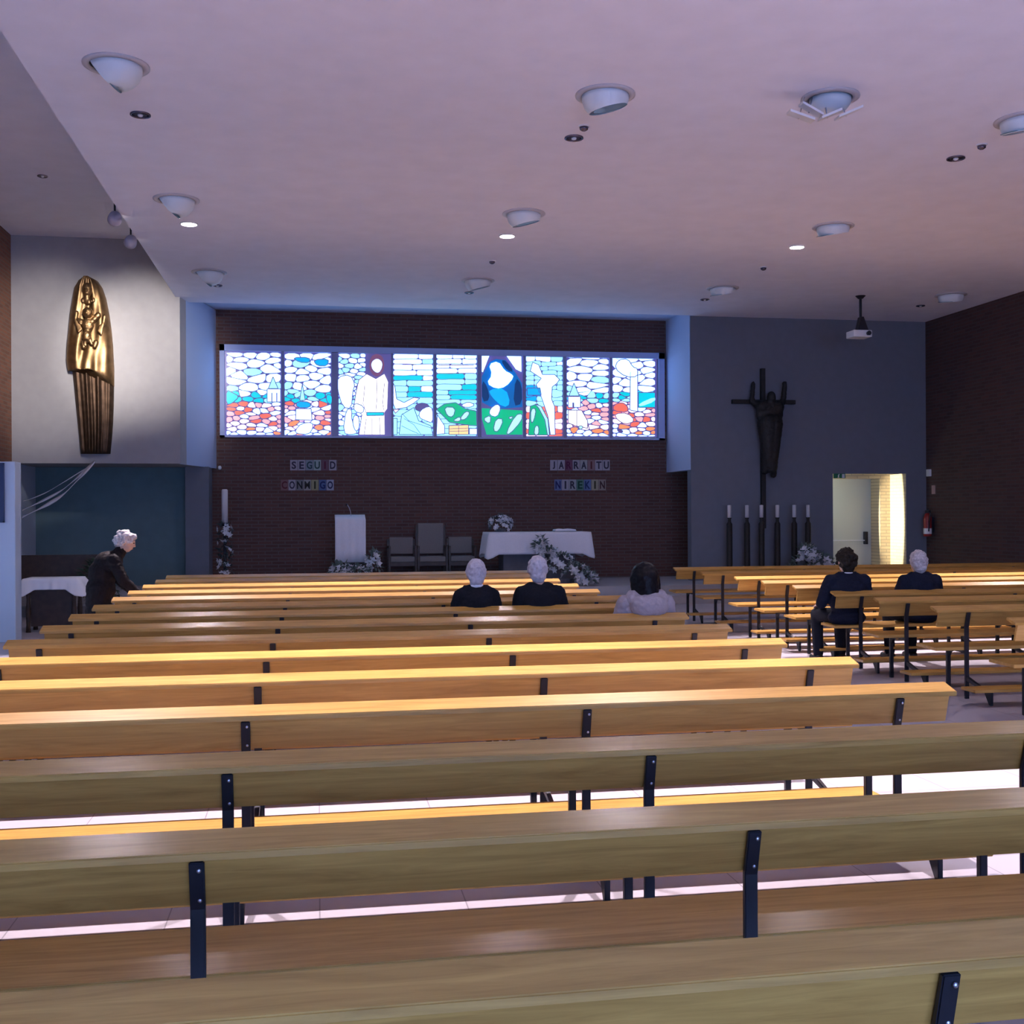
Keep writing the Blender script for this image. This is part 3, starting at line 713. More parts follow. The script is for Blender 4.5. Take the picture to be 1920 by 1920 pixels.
# ------------------------------------------------------------------ presbytery
DZ = .31
t = thing('altar', 'stone altar table under a white cloth on the dais', 'altar', (4.02, 20.55, DZ))
d = B(); box(d, 3.10, 4.96, 20.2, 21.0, 1.18, 1.252, .008); obj('altar_top', d, MT['altar'], t)
d = B(); box(d, 3.36, 4.72, 20.36, 20.9, DZ, 1.18, .01); obj('altar_base', d, MT['altar'], t)
def cloth_drape(name, x0, x1, y0, y1, z, drop, tail, label, cat, seed, wave=.012, fl=.05, m_='cloth'):
    rg = random.Random(seed); d = B(); n, mS, dn = 34, 14, 10
    per = []   # perimeter points with corner weight
    def seg(a, b2, k):
        for i in range(k): per.append((a[0]+(b2[0]-a[0])*i/k, a[1]+(b2[1]-a[1])*i/k))
    seg((x0, y0), (x1, y0), n); seg((x1, y0), (x1, y1), mS); seg((x1, y1), (x0, y1), n); seg((x0, y1), (x0, y0), mS)
    cs = [(x0, y0), (x1, y0), (x1, y1), (x0, y1)]; N = len(per); rings = []
    ph = rg.uniform(0, 6)
    for j in range(dn+1):
        s = j/dn; ring = []
        for i, (x, y) in enumerate(per):
            cw = max(0, 1-min(sqrt((x-c[0])**2+(y-c[1])**2) for c in cs)/.16)
            cx_, cy_ = (x0+x1)/2, (y0+y1)/2
            ox = (-1 if x <= x0+1e-6 else 1 if x >= x1-1e-6 else 0); oy = (-1 if y <= y0+1e-6 else 1 if y >= y1-1e-6 else 0)
            out = s*(fl*(.4+cw*1.6)+wave*(1+sin(i*1.15+ph)+.6*sin(i*.53+ph*2)))+.006*min(1, s*5)
            ring.append(d.verts.new((x+ox*out*(2.2 if ox and not oy else 1), y+oy*out, z-s*(drop+tail*cw)-(0 if s else 0))))
        rings.append(ring)
    for A, Bq in zip(rings, rings[1:]):
        for i in range(N): d.faces.new((A[i], A[(i+1) % N], Bq[(i+1) % N], Bq[i]))
    d.faces.new(rings[0])
    o = obj(name, d, MT[m_], None, True); m = o.modifiers.new('s', 'SOLIDIFY'); m.thickness = .004; m.offset = 1
    return tag(o, label, cat)
cloth_drape('altar_cloth', 3.08, 4.98, 20.18, 21.02, 1.262, .40, .09, 'long white cloth with hanging corners draped over the altar', 'tablecloth', 2, .006, .018)
t = thing('missal', 'open pale book lying on the right end of the altar', 'book', (4.55, 20.5, 1.27))
d = B(); box(d, 4.34, 4.76, 20.38, 20.66, 1.27, 1.285, .003); obj('cover', d, MT['book'], t)
for s in (-1, 1):
    d = B(); prism(d, [(4.55, 20.39, 1.285), (4.55+.20*s, 20.39, 1.287), (4.55+.19*s, 20.39, 1.307), (4.55+.09*s, 20.39, 1.322), (4.55, 20.39, 1.312)], (0, .26, 0)); obj('page_block', d, MT['cloth'], t)
d = B(); lathe(d, [(.09, 0), (.12, .05), (.11, .06), (.0, .06)], 18, (3.33, 20.45, 1.274))
flowers('round white flower bouquet standing on the left end of the altar', (3.33, 20.45, 1.274), ball((3.33, 20.45, 1.40), (.23, .19, .18), -.4), 46, .06, MT['leafd'], 120, .08, 11, d)
casc = many([ball((3.98, 19.95, 1.0), (.10, .14, .18)), ball((4.10, 19.85, .83), (.16, .18, .20)), ball((4.32, 19.75, .66), (.24, .2, .22)), ball((4.58, 19.7, .52), (.24, .2, .18)), ball((4.75, 19.62, .42), (.18, .18, .13))])
d = B(); lathe(d, [(.16, 0), (.20, .12), (.18, .13), (0, .13)], 18, (4.35, 19.8, DZ))
flowers('large white flower spray cascading down in front of the altar', (4.35, 19.8, DZ), casc, 98, .085, MT['leafg'], 300, .11, 12, d)
# lectern
t = thing('lectern', 'lectern with a white hanging front cloth on the left of the dais', 'lectern', (.58, 20.7, DZ))
d = B(); box(d, .30, .86, 20.55, 20.62, .70, 1.46, .006); box(d, .36, .80, 20.62, 20.95, DZ, 1.36, .006); obj('stand', d, MT['dwood'], t)
d = B(); prism(d, [(.30, 20.52, 1.47), (.86, 20.52, 1.47), (.86, 20.98, 1.58), (.30, 20.98, 1.58)], (0, 0, .03)); obj('reading_desk', d, MT['dwood'], t)
d = B()
N = 24; vs = []
for i in range(N+1):
    x = .305+.55*i/N
    vs.append([d.verts.new((x, 20.505-.006*sin(i*1.1), z)) for z in (1.50, 1.2, .95, .74)]+[d.verts.new((x, 20.9, 1.60))])
for a, e in zip(vs, vs[1:]):
    for j in range(3): d.faces.new((a[j], e[j], e[j+1], a[j+1]))
    d.faces.new((a[4], e[4], e[0], a[0]))
fc = obj('front_cloth', d, MT['cloth'], t, True); fc.modifiers.new('s', 'SOLIDIFY').thickness = .004
t = thing('microphone', 'thin gooseneck microphone above the lectern', 'microphone', (.60, 20.8, 1.58))
d = B(); path(d, [(.60, 20.8, 1.58), (.59, 20.78, 1.66), (.56, 20.72, 1.74), (.53, 20.6, 1.785), (.52, 20.5, 1.79)], .006); obj('gooseneck', d, MT['bolt'], t)
d = B(); tube(d, (.52, 20.5, 1.79), (.51, 20.42, 1.785), .013, .016); obj('microphone_head', d, MT['metal'], t)
d = B(); lathe(d, [(.13, 0), (.16, .1), (0, .1)], 16, (.5, 20.2, DZ))
flowers('low white flower arrangement at the foot of the lectern', (.5, 20.2, DZ), many([ball((.40, 20.2, .56), (.20, .16, .17)), ball((.68, 20.2, .54), (.22, .16, .15)), ball((.98, 20.3, .70), (.12, .12, .26))]), 60, .08, MT['leafg'], 180, .12, 13, d)
# presider chairs
def make_chair(x, w, top, label):
    t = thing('presider_chair', label, 'chair', (x, 21.4, DZ), 'chairs against the brick wall')
    y = 21.25
    d = B(); box(d, x-w/2+.02, x+w/2-.02, y, y+.45, .70, .80, .02); obj('seat_cushion', d, MT['chair'], t)
    d = B(); box(d, x-w/2+.02, x+w/2-.02, y+.40, y+.48, .84, top, .02); obj('backrest', d, MT['chair'], t)
    d = B(); box(d, x-w/2, x+w/2, y+.02, y+.46, .62, .70, .005); obj('seat_frame', d, MT['dwood'], t)
    for s in (-1, 1):
        d = B(); box(d, x+s*w/2-.02, x+s*w/2+.02, y-.02, y+.40, .96, 1.0, .008); obj('armrest', d, MT['dwood'], t)
        d = B(); box(d, x+s*w/2-.02, x+s*w/2+.02, y, y+.04, DZ, .96, .004); obj('front_leg', d, MT['dwood'], t)
        d = B(); box(d, x+s*w/2-.02, x+s*w/2+.02, y+.42, y+.50, DZ, top-.03, .004); obj('rear_leg', d, MT['dwood'], t)
make_chair(1.58, .50, 1.16, 'low grey upholstered chair left of the tall presider chair')
make_chair(2.15, .54, 1.43, 'tall-backed grey upholstered chair between two lower ones')
make_chair(2.725, .50, 1.16, 'low grey upholstered chair right of the tall presider chair')
# paschal candle
t = thing('paschal_candle', 'tall white paschal candle on a stand beside the left reveal', 'candle', (-1.64, 20.6, DZ))
d = B(); lathe(d, [(.0, 0), (.17, 0), (.17, .03), (.03, .06), (.025, 1.08), (.07, 1.12), (.075, 1.16), (.0, 1.16)], 18, (-1.64, 20.6, DZ)); obj('stand', d, MT['metal'], t, True)
d = B(); lathe(d, [(.0, 0), (.055, 0), (.055, .58), (.04, .60), (0, .60)], 18, (-1.64, 20.6, 1.47)); cd = obj('candle', d, MT['wax'], t, True)
d = B(); tube(d, (-1.64, 20.6, 2.07), (-1.64, 20.6, 2.10), .004); obj('wick', d, MT['metal'], cd)
flowers('column of white flowers wound around the paschal candle stand', (-1.63, 20.5, DZ), many([ball((-1.63, 20.5, z), (.13, .12, .10), -1) for z in (.5, .65, .8, .95, 1.1, 1.25, 1.36)]), 36, .06, MT['leafd'], 160, .09, 14)
# six candlesticks under the cross
cxs = (7.66, 8.01, 8.30, 8.62, 8.96, 9.24); names = ('leftmost', 'second from left', 'third from left', 'third from right', 'second from right', 'rightmost')
first = None
for x, nm in zip(cxs, names):
    lab = 'tall black candlestick with white candle below the cross, %s of six' % nm
    if first is None:
        t = first = thing('candlestick', lab, 'candlestick', (x, 20.15, DZ), 'six candlesticks under the cross')
        d = B(); lathe(d, [(.0, 0), (.075, 0), (.075, .03), (.055, .05), (.055, 1.08), (.03, 1.12), (.028, 1.17), (.045, 1.20), (.0, 1.20)], 16, (x, 20.15, DZ)); obj('stand', d, MT['iron'], t, True)
        d = B(); lathe(d, [(.0, 0), (.036, 0), (.036, .235), (.0, .24)], 14, (x, 20.15, 1.51)); c = obj('candle', d, MT['wax'], t, True)
        d = B(); tube(d, (x, 20.15, 1.75), (x, 20.15, 1.77), .003, None, 6); obj('wick', d, MT['iron'], c)
    else: dup(first, (x, 20.15, DZ), lab)
d = B(); lathe(d, [(.14, 0), (.18, .1), (0, .1)], 16, (9.1, 19.75, DZ))
flowers('wide white flower arrangement on the dais beside the right candlesticks', (9.1, 19.75, DZ), many([ball((9.0, 19.75, .56), (.30, .2, .2)), ball((9.05, 19.75, .78), (.16, .15, .2)), ball((9.32, 19.75, .62), (.22, .18, .18)), ball((8.72, 19.7, .46), (.16, .14, .1))]), 80, .085, MT['leafg'], 220, .13, 15, d)
# crucifix
t = thing('crucifix', 'dark iron crucifix hanging on the grey cross wall', 'crucifix', (8.46, 20.42, 1.3))
d = B(); box(d, 8.415, 8.50, 20.40, 20.48, 1.30, 4.38, .006); obj('upright', d, MT['iron'], t)
d = B(); box(d, 7.83, 9.11, 20.39, 20.47, 3.695, 3.775, .006); obj('crossbar', d, MT['iron'], t)
body = [('cap', (8.36, 20.26, 3.62), (8.69, 20.26, 3.62), .12, .12), ('ell', (8.52, 20.26, 3.50), (.28, .10, .24)), ('cap', (8.47, 20.24, 3.3), (8.50, 20.26, 2.5), .20, .10), ('cap', (8.58, 20.24, 3.3), (8.56, 20.26, 2.45), .19, .10),
        ('cap', (8.44, 20.26, 2.7), (8.44, 20.30, 2.40), .09, .07), ('cap', (8.60, 20.26, 2.7), (8.61, 20.30, 2.32), .09, .06), ('ell', (8.54, 20.21, 3.80), (.085, .09, .12)),
        ('cap', (8.34, 20.30, 3.62), (8.20, 20.36, 3.75), .075, .055), ('cap', (8.20, 20.36, 3.72), (8.235, 20.36, 4.08), .05, .042), ('cap', (8.70, 20.30, 3.62), (8.83, 20.36, 3.75), .075, .055), ('cap', (8.84, 20.36, 3.72), (8.875, 20.36, 4.09), .055, .048)]
remesh('figure', body, .02, MT['iron'], t, Matrix.Identity(4), noise=.012)
# bronze statue on the left wall
def statue():
    t = thing('wall_statue', 'gilded bronze relief of a mantled mother and child on the pale wall', 'statue', (-3.78, 19.75, 2.66))
    V = Vector
    # left/right outline in picture coordinates, upper mantle then lower robe
    up_ = [(522, 158, 172), (528, 148, 184), (540, 140, 192), (560, 136, 199), (590, 131, 205), (620, 128, 209), (650, 125, 212), (675, 124, 213), (690, 126, 214), (700, 129, 214)]
    lo_ = [(672, 133, 213), (700, 136, 214), (730, 139, 213.5), (760, 142, 213), (790, 145, 212), (820, 148, 210), (851, 151, 207)]
    def shell(rows, depth, nx, fold, cut=None):
        d = B(); R = []
        for v, l, r in rows:
            ring = []
            for i in range(nx+1):
                s = -1+2*i/nx; uu = l+(r-l)*i/nx
                vv = v+(cut(s) if cut and v == rows[-1][0] else 0)
                p = V(at(uu, vv, 19.98)); h = depth*sqrt(max(0, 1-abs(s)**2.4))+fold(s, v)*(1-s*s)
                ring.append(d.verts.new((p.x, 19.985-h, p.z)))
            R.append(ring)
        for A, Bq in zip(R, R[1:]):
            for i in range(nx): d.faces.new((A[i], A[i+1], Bq[i+1], Bq[i]))
        back = [[d.verts.new((q.co.x, 19.995, q.co.z)) for q in (r[0], r[-1])] for r in R]
        for a in (0, -1):
            d.faces.new([R[a][0]]+list(R[a][1:])+[back[a][1], back[a][0]])
        for k in range(len(R)-1):
            d.faces.new((R[k][0], R[k+1][0], back[k+1][0], back[k][0])); d.faces.new((R[k][-1], R[k+1][-1], back[k+1][1], back[k][1]))
        return d
    dense = lambda rows, n: [tuple(rows[i][j]+(rows[i+1][j]-rows[i][j])*k/n for j in range(3)) for i in range(len(rows)-1) for k in range(n)]+[rows[-1]]
    lowr = shell(dense(lo_, 3), .15, 40, lambda s, v: .030*sin(s*11+v*.006)+.018*sin(s*23+1))
    obj('robe', lowr, MT['bronzed'], t, True)
    def mf(s, v):
        hol = -.10*math.exp(-((s-.05)**2)/.22)*math.exp(-((v-600)/62)**2)
        return hol+.012*sin(s*14+v*.05)+.02*math.exp(-((v-660)/25)**2)*sin(s*9)
    mant = shell(dense(up_, 3), .25, 44, mf, lambda s: 14*max(0, s)**1.2*2.2-6)
    m = obj('mantle', mant, MT['bronze'], t, True)
    q = lambda u, v, dy: V(at(u, v, 19.98))-V((0, dy, 0))
    hd = q(168, 548, .22)
    remesh('mother_head', [('ell', hd, (.085, .08, .125)), ('ell', hd+V((0, -.075, -.02)), (.018, .03, .03)), ('ell', hd+V((0, -.06, .035)), (.06, .02, .012)), ('ell', hd+V((0, -.065, -.068)), (.03, .014, .012)), ('cap', hd+V((0, 0, -.12)), hd+V((0, .02, -.2)), .05, .06),
                          ('ell', q(160, 568, .22), (.035, .03, .05)), ('ell', q(172, 571, .24), (.035, .03, .05)), ('ell', q(180, 567, .22), (.03, .03, .05))], .012, MT['bronze'], t, Matrix.Identity(4))
    ch = q(171, 592, .30)
    remesh('child', [('ell', ch, (.085, .08, .095)), ('ell', ch+V((-.01, -.075, -.01)), (.018, .02, .02)), ('ell', q(171, 614, .27), (.10, .07, .12)), ('ell', q(169, 635, .28), (.075, .07, .11)),
                     ('cap', q(162, 608, .27), q(152, 604, .26), .04, .032), ('cap', q(152, 604, .26), q(157, 612, .30), .032, .025), ('cap', q(180, 606, .27), q(190, 596, .27), .045, .05),
                     ('cap', q(165, 640, .28), q(166, 652, .28), .035, .03), ('cap', q(174, 640, .28), q(178, 650, .28), .035, .03)], .012, MT['bronze'], t, Matrix.Identity(4), noise=.006)
    for a, z, nm in (((147, 605), (154, 628), 'hand'), ((199, 612), (196, 632), 'hand')):
        hs = []
        for i in range(4):
            hs.append(('cap', q(a[0]+i*2.2*(1 if a[0] < 170 else -1), a[1]+i*1.5, .27), q(z[0]+i*2.0*(1 if a[0] < 170 else -1), z[1]-2*i, .29), .022, .016))
        hs.append(('cap', q(a[0], a[1], .25), q(a[0]+2, a[1]-14, .24), .035, .04))
        remesh(nm, hs, .012, MT['bronze'], t, Matrix.Identity(4))
    for a, e in (((162, 646), (163, 655)), ((185, 646), (183, 654))):
        remesh('hand', [('cap', q(*a, .24), q(*e, .26), .05, .04)], .014, MT['bronze'], t, Matrix.Identity(4))
statue()
# side table with cloth, and furniture in the chapel
t = thing('side_table', 'small dark table under a white cloth beside the left stub wall', 'table', (-3.72, 16.6, 0))
x0, x1, y0, y1 = -4.0, -3.30, 16.35, 16.85
d = B(); box(d, x0, x1, y0, y1, .70, .735, .004); obj('table_top', d, MT['dwood'], t)
for x in (x0+.05, x1-.05):
    for y in (y0+.05, y1-.05):
        d = B(); lathe(d, [(.0, 0), (.035, 0), (.028, .1), (.035, .3), (.025, .45), (.04, .6), (.04, .7), (0, .7)], 12, (x, y, 0)); obj('leg', d, MT['dwood'], t, True)
d = B(); box(d, x0+.08, x1-.08, y0+.06, y0+.09, .08, .62, .004); obj('front_panel', d, MT['dwood'], t)
cloth_drape('table_cloth', x0-.01, x1+.01, y0-.01, y1+.01, .742, .15, .10, 'small white cloth draped over the side table at left', 'tablecloth', 6, .006, .035, 'cloth_lit')
t = thing('wooden_bench', 'dark brown wooden bench in the shadowed chapel at left', 'bench', (-4.1, 18.3, 0))
d = B(); box(d, -4.75, -3.35, 18.1, 18.5, .42, .46, .005); obj('seat', d, MT['dwood'], t)
d = B(); box(d, -4.75, -3.35, 18.46, 18.52, .5, 1.0, .005); obj('backrest', d, MT['dwood'], t)
for x in (-4.7, -3.4):
    d = B(); box(d, x-.03, x+.03, 18.1, 18.52, 0, .42, .004); obj('end_leg', d, MT['dwood'], t)
t = thing('potted_plant', 'dark green leafy plant behind the side table at left', 'plant', (-3.2, 17.6, 0))
d = B(); lathe(d, [(0, 0), (.13, 0), (.17, .28), (.15, .29), (0, .26)], 18, (-3.2, 17.6, 0)); obj('pot', d, MT['dwood'], t, True)
d = B(); rg = random.Random(8); fn = ball((-3.2, 17.6, .62), (.30, .28, .36), -.8)
for _ in range(260):
    p, nrm = fn(rg, .9); qv = (nrm+Vector((rg.uniform(-.6, .6), rg.uniform(-.6, .6), rg.uniform(-.3, .8)))).normalized()
    M2 = Matrix.Translation(p) @ qv.to_track_quat('X', 'Z').to_matrix().to_4x4(); L = rg.uniform(.08, .16)
    d.faces.new([d.verts.new(M2 @ Vector(v)) for v in ((0, 0, 0), (L*.5, -L*.2, .02), (L, 0, -.02), (L*.5, L*.2, .02))])
tube(d, (-3.2, 17.6, .25), (-3.2, 17.6, .6), .015)
obj('foliage', d, MT['leaf'], t)
# white streamers across the chapel
def ribbon(name, pts, w, label):
    d = B(); P3 = [Vector(p) for p in pts]; R = []
    n = 28
    for i in range(n+1):
        s = i/n*(len(P3)-1); k = min(int(s), len(P3)-2); f = s-k
        p = P3[k].lerp(P3[k+1], f)
        p0, p2 = P3[max(k-1, 0)], P3[min(k+2, len(P3)-1)]
        p = .5*((2*P3[k])+(P3[k+1]-p0)*f+(2*p0-5*P3[k]+4*P3[k+1]-p2)*f*f+(-p0+3*P3[k]-3*P3[k+1]+p2)*f**3)
        a = .6*sin(i*.45)
        o = Vector((.0, cos(a), sin(a)))*w*.5
        R.append((d.verts.new(p+o+Vector((0, 0, w*.4))), d.verts.new(p-o*.3), d.verts.new(p-o-Vector((0, 0, w*.4)))))
    for A, Bq in zip(R, R[1:]):
        for j in (0, 1): d.faces.new((A[j], A[j+1], Bq[j+1], Bq[j]))
    o = obj(name, d, MT['cloth'], None, True); o.modifiers.new('s', 'SOLIDIFY').thickness = .006
    return tag(o, label, 'streamer', 'white streamers under the statue')
ribbon('cloth_streamer', [at(178, 866, 19.85), at(150, 896, 19.82), at(118, 928, 19.78), at(78, 952, 19.74), at(42, 970, 19.7)], .055, 'lower, thicker white streamer hanging below the statue')
ribbon('cloth_streamer', [at(176, 866, 19.95), at(140, 900, 19.92), at(112, 922, 19.9), at(70, 944, 19.88), at(42, 957, 19.86)], .038, 'upper white streamer running just above the thicker one')
ribbon('cloth_streamer', [at(162, 878, 19.97), at(120, 904, 19.97), at(90, 922, 19.96), at(60, 935, 19.96), at(44, 940, 19.96)], .012, 'thinnest faint white streamer, highest below the statue')
# notice board on the stub wall
t = thing('notice_board', 'dark blue notice board at the left photo edge', 'notice board', (-4.3, 15.19, 1.54))
d = B(); box(d, -4.62, -3.945, 15.165, 15.198, 1.54, 2.28, .004); obj('board', d, MT['blue'], t)
d = B()
for a in ((-4.64, -3.94, 2.27, 2.29), (-4.64, -3.94, 1.53, 1.55), (-3.955, -3.94, 1.53, 2.29), (-4.64, -4.625, 1.53, 2.29)): box(d, a[0], a[1], 15.155, 15.198, a[2], a[3])
obj('frame', d, MT['blue'], t)

# ------------------------------------------------------------------ letter cards on the brick wall
curve_cache = {}
def letter_bm(ch, h):
    cu = bpy.data.curves.new('t', 'FONT'); cu.body = ch; cu.size = 1; cu.extrude = .02; cu.offset = .028; cu.resolution_u = 3
    o = bpy.data.objects.new('t', cu); COL.objects.link(o)
    me = bpy.data.meshes.new_from_object(o.evaluated_get(bpy.context.evaluated_depsgraph_get()))
    bpy.data.objects.remove(o); bpy.data.curves.remove(cu)
    d = B(); d.from_mesh(me); bpy.data.meshes.remove(me)
    xs = [v.co.x for v in d.verts]; ys = [v.co.y for v in d.verts]
    w, hh = max(xs)-min(xs), max(ys)-min(ys); k = h/hh; kx = min(k, .105/w)*1.0
    for v in d.verts: v.co = Vector(((v.co.x-(min(xs)+max(xs))/2)*kx, -v.co.z*.2, (v.co.y-min(ys))*k))
    return d
cm = {}
def pm(c):
    if c not in cm: cm[c] = mat('card paper %d' % len(cm), c, .8)
    return cm[c]
GR, DK = (.34, .32, .37), (.03, .025, .05)
def word(txt, u0, u1, v0, v1, cards, inks, nm):
    n = len(txt); ords = ordn[1:]
    for i, ch in enumerate(txt):
        ua, ub = u0+(u1-u0)*i/n, u0+(u1-u0)*(i+1)/n
        A, C = at(ua+.6, v1, 21.99), at(ub-.2, v0, 21.99); x = (A[0]+C[0])/2
        same = txt.count(ch) > 1
        t = thing('letter_sign', 'letter %s card, %s letter of the wall word %s' % (ch, ords[i], txt), 'letter card', (x, 21.99, A[2]), 'letter cards spelling '+txt)
        d = B(); box(d, A[0], C[0], 21.985, 21.998, A[2], C[2], .001); obj('card', d, pm(cards[i]), t)
        d = letter_bm(ch, (C[2]-A[2])*.72)
        bmesh.ops.translate(d, verts=d.verts[:], vec=(x, 21.98, A[2]+(C[2]-A[2])*.14)); obj('letter', d, pm(inks[i]), t)
TE, RD, BL, YL, GN = (.05, .12, .13), (.16, .04, .06), (.05, .09, .24), (.30, .28, .16), (.08, .22, .14)
word('SEGUID', 543.5, 631, 862.5, 882, [GR, GR, (.22, .26, .30), (.30, .38, .38), (.14, .07, .10), GR], [DK, DK, (.02, .05, .06), (.02, .06, .06), (.10, .01, .03), DK], 'a')
word('CONMIGO', 526, 626, 899.5, 919.5, [(.20, .10, .11), GR, (.18, .18, .19), (.30, .30, .30), YL, (.08, .13, .28), (.32, .34, .44)], [(.10, .015, .02), DK, (.01, .01, .012), (.02, .02, .02), (.03, .03, .01), (.01, .02, .10), (.01, .015, .06)], 'b')
word('JARRAITU', 1031, 1143.5, 862.5, 882, [GR, GR, (.14, .05, .10), GR, (.34, .33, .33), (.24, .15, .16), GR, GR], [DK, DK, (.08, .005, .04), DK, DK, (.10, .015, .02), DK, DK], 'c')
word('NIREKIN', 1039, 1136, 899, 919.5, [(.12, .16, .32), GR, (.30, .32, .34), (.09, .20, .17), (.10, .16, .34), (.32, .30, .22), (.26, .22, .20)], [(.01, .015, .10), DK, DK, (.005, .05, .03), (.01, .03, .12), (.03, .03, .01), (.05, .02, .02)], 'd')

# ------------------------------------------------------------------ ceiling fittings
COLN = {-1.64: 'left', 2.56: 'middle', 6.70: 'right', 10.86: 'far right'}
def bowl(x, y, rot, label, name='ceiling_speaker', r=.27):
    t = thing(name, label, 'ceiling light', (x, y, CZ-.2), 'bowl-shaped ceiling lights')
    d = B(); lathe(d, [(r, 0), (r, -.008), (r*.80, -.018), (r*.78, -.004), (r*.78, 0)], 32, (x, y, CZ)); obj('trim_ring', d, MT['fixring'], t, True)
    d = B(); N = 28
    prof = [(r*.79, .0), (r*.78, -.05), (r*.70, -.11), (r*.56, -.155), (r*.40, -.185)]
    lathe(d, prof, N, (x, y, CZ-.002))
    # cut the bowl with a slanted opening
    nrm = Vector(rot).normalized(); rot = atan2(nrm.y, nrm.x)
    pco = Vector((x, y, CZ-.12))+(Vector((cos(rot), sin(rot), 0))*r*.25 if x < 0 else Vector((.05 if x < 3 else -.06, 0, 0)))
    res = bmesh.ops.bisect_plane(d, geom=d.verts[:]+d.edges[:]+d.faces[:], plane_co=pco, plane_no=nrm, clear_outer=True)
    es = [e for e in d.edges if e.is_boundary and abs((e.verts[0].co-pco).dot(nrm)) < 1e-4]
    obj('bowl', d, MT['fixt'], t, True)
    d = B(); c = pco-nrm*.012; qn = nrm.to_track_quat('Z', 'Y').to_matrix()
    rl = r*(.50 if x < 0 else .58); lathe(d, [(0, 0), (rl, 0), (rl, .006), (0, .006)], 24, c, qn); obj('lens', d, MT['lens'], t)
rows = [(9.76, 'nearest'), (13.80, 'second nearest'), (17.88, 'farthest')]
for y, rn in rows:
    for x, cn in COLN.items():
        if x > 10 and y < 17: continue
        rot = {-1.64: (-.75, .25, -.6), 2.56: (.26, .10, -1), 6.70: (.20, .16, -1), 10.86: (.15, .2, -1)}[x]
        bowl(x, y, rot, 'white bowl-shaped ceiling light, %s of the %s row' % (cn, rn), 'bowl_light')  # plain bowl-shaped ceiling light, not a spotlight
# air outlet with splayed louvres
t = thing('air_outlet', 'white ceiling air outlet with loose splayed louvres', 'air outlet', (4.5, 9.45, CZ-.3))
d = B(); lathe(d, [(.26, 0), (.26, -.01), (.2, -.02), (.2, 0)], 28, (4.59, 9.50, CZ)); obj('trim_ring', d, MT['fixring'], t, True)
d = B(); lathe(d, [(.19, 0), (.18, -.06), (.14, -.11), (.08, -.135), (0, -.14)], 24, (4.60, 9.52, CZ)); obj('bowl', d, MT['fixt'], t, True)
for (ax, az), (bx, bz), y in (((4.12, -.225), (4.35, -.290), 9.34), ((4.245, -.14), (4.44, -.235), 9.36), ((4.41, -.275), (4.60, -.19), 9.33), ((4.58, -.25), (4.81, -.145), 9.35)):
    a, e = Vector((ax, y, CZ+az)), Vector((bx, y, CZ+bz)); o_ = Vector((.02, .09, .015))
    d = B(); prism(d, [a-o_, e-o_, e+o_, a+o_], (0, 0, .022)); lv = obj('louvre', d, MT['white'], t)
    m_ = (a+e)/2
    d = B(); tube(d, m_+Vector((0, .05, 0)), (m_.x*.7+4.6*.3, 9.5, CZ), .006, None, 6); obj('hanger_rod', d, MT['bolt'], lv)
# recessed downlights
def ring(x, y, lit, label, z=CZ, r=.095, group='recessed round downlights'):
    t = thing('downlight', label, 'downlight', (x, y, z-.02), group)
    d = B(); lathe(d, [(r, 0), (r, -.012), (r*.84, -.016), (r*.80, -.002), (r*.80, 0)], 24, (x, y, z)); obj('trim_ring', d, MT['white'] if lit else MT['chrome'], t, True)
    d = B()
    if lit: lathe(d, [(0, -.006), (r*.82, -.006), (r*.82, -.001), (0, -.001)], 24, (x, y, z)); obj('lamp_glass', d, MT['lamp'], t)
    else:
        lathe(d, [(r*.82, -.002), (r*.6, -.008), (r*.3, -.004)], 24, (x, y, z)); obj('reflector', d, MT['chrome'], t, True)
        d = B(); ell(d, (x, y, z-.01), (r*.28, r*.28, .014), None, 12); obj('bulb', d, MT['white'], t, True)
for (x, cn) in ((-1.62, 'left'), (2.54, 'middle'), (6.70, 'right')):
    ring(x, 14.93, True, 'glowing ceiling downlight, %s of the three lit ones' % {'left': 'leftmost', 'middle': 'middle one', 'right': 'rightmost'}[cn], r=.115)
    ring(x, 10.92, False, 'unlit metal downlight beside the nearest bowl lights, %s one' % cn)
for x, cn in ((-1.6, 'first'), (2.55, 'second'), (6.74, 'third'), (10.86, 'fourth')):
    ring(x, 18.87, False, 'small unlit downlight of the farthest row, %s from left' % cn, r=.08)
for x, cn in ((-1.62, 'left'), (2.54, 'middle'), (6.70, 'right')): ring(x, 7.55, True, 'glowing downlight above the near pews, %s one' % cn, r=.115)
for x, y, lab in ((2.56, 10.58, 'smoke detector next to the middle unlit downlight'), (6.72, 10.48, 'smoke detector next to the right unlit downlight'), (2.57, 16.45, 'tiny smoke detector behind the middle glowing downlight'), (6.75, 16.26, 'tiny smoke detector behind the rightmost glowing downlight')):
    t = thing('smoke_detector', lab, 'smoke detector', (x, y, CZ-.05), 'smoke detectors on the ceiling')
    d = B(); lathe(d, [(0, 0), (.055, 0), (.055, -.012), (0, -.012)], 18, (x, y, CZ)); obj('base', d, MT['white'], t)
    d = B(); lathe(d, [(.045, -.012), (.04, -.035), (.02, -.048), (0, -.05)], 18, (x, y, CZ)); obj('sensor_head', d, MT['chrome'], t, True)
ring(-3.75, 16.45, False, 'small unlit downlight on the higher side-aisle ceiling', AZ, .07)
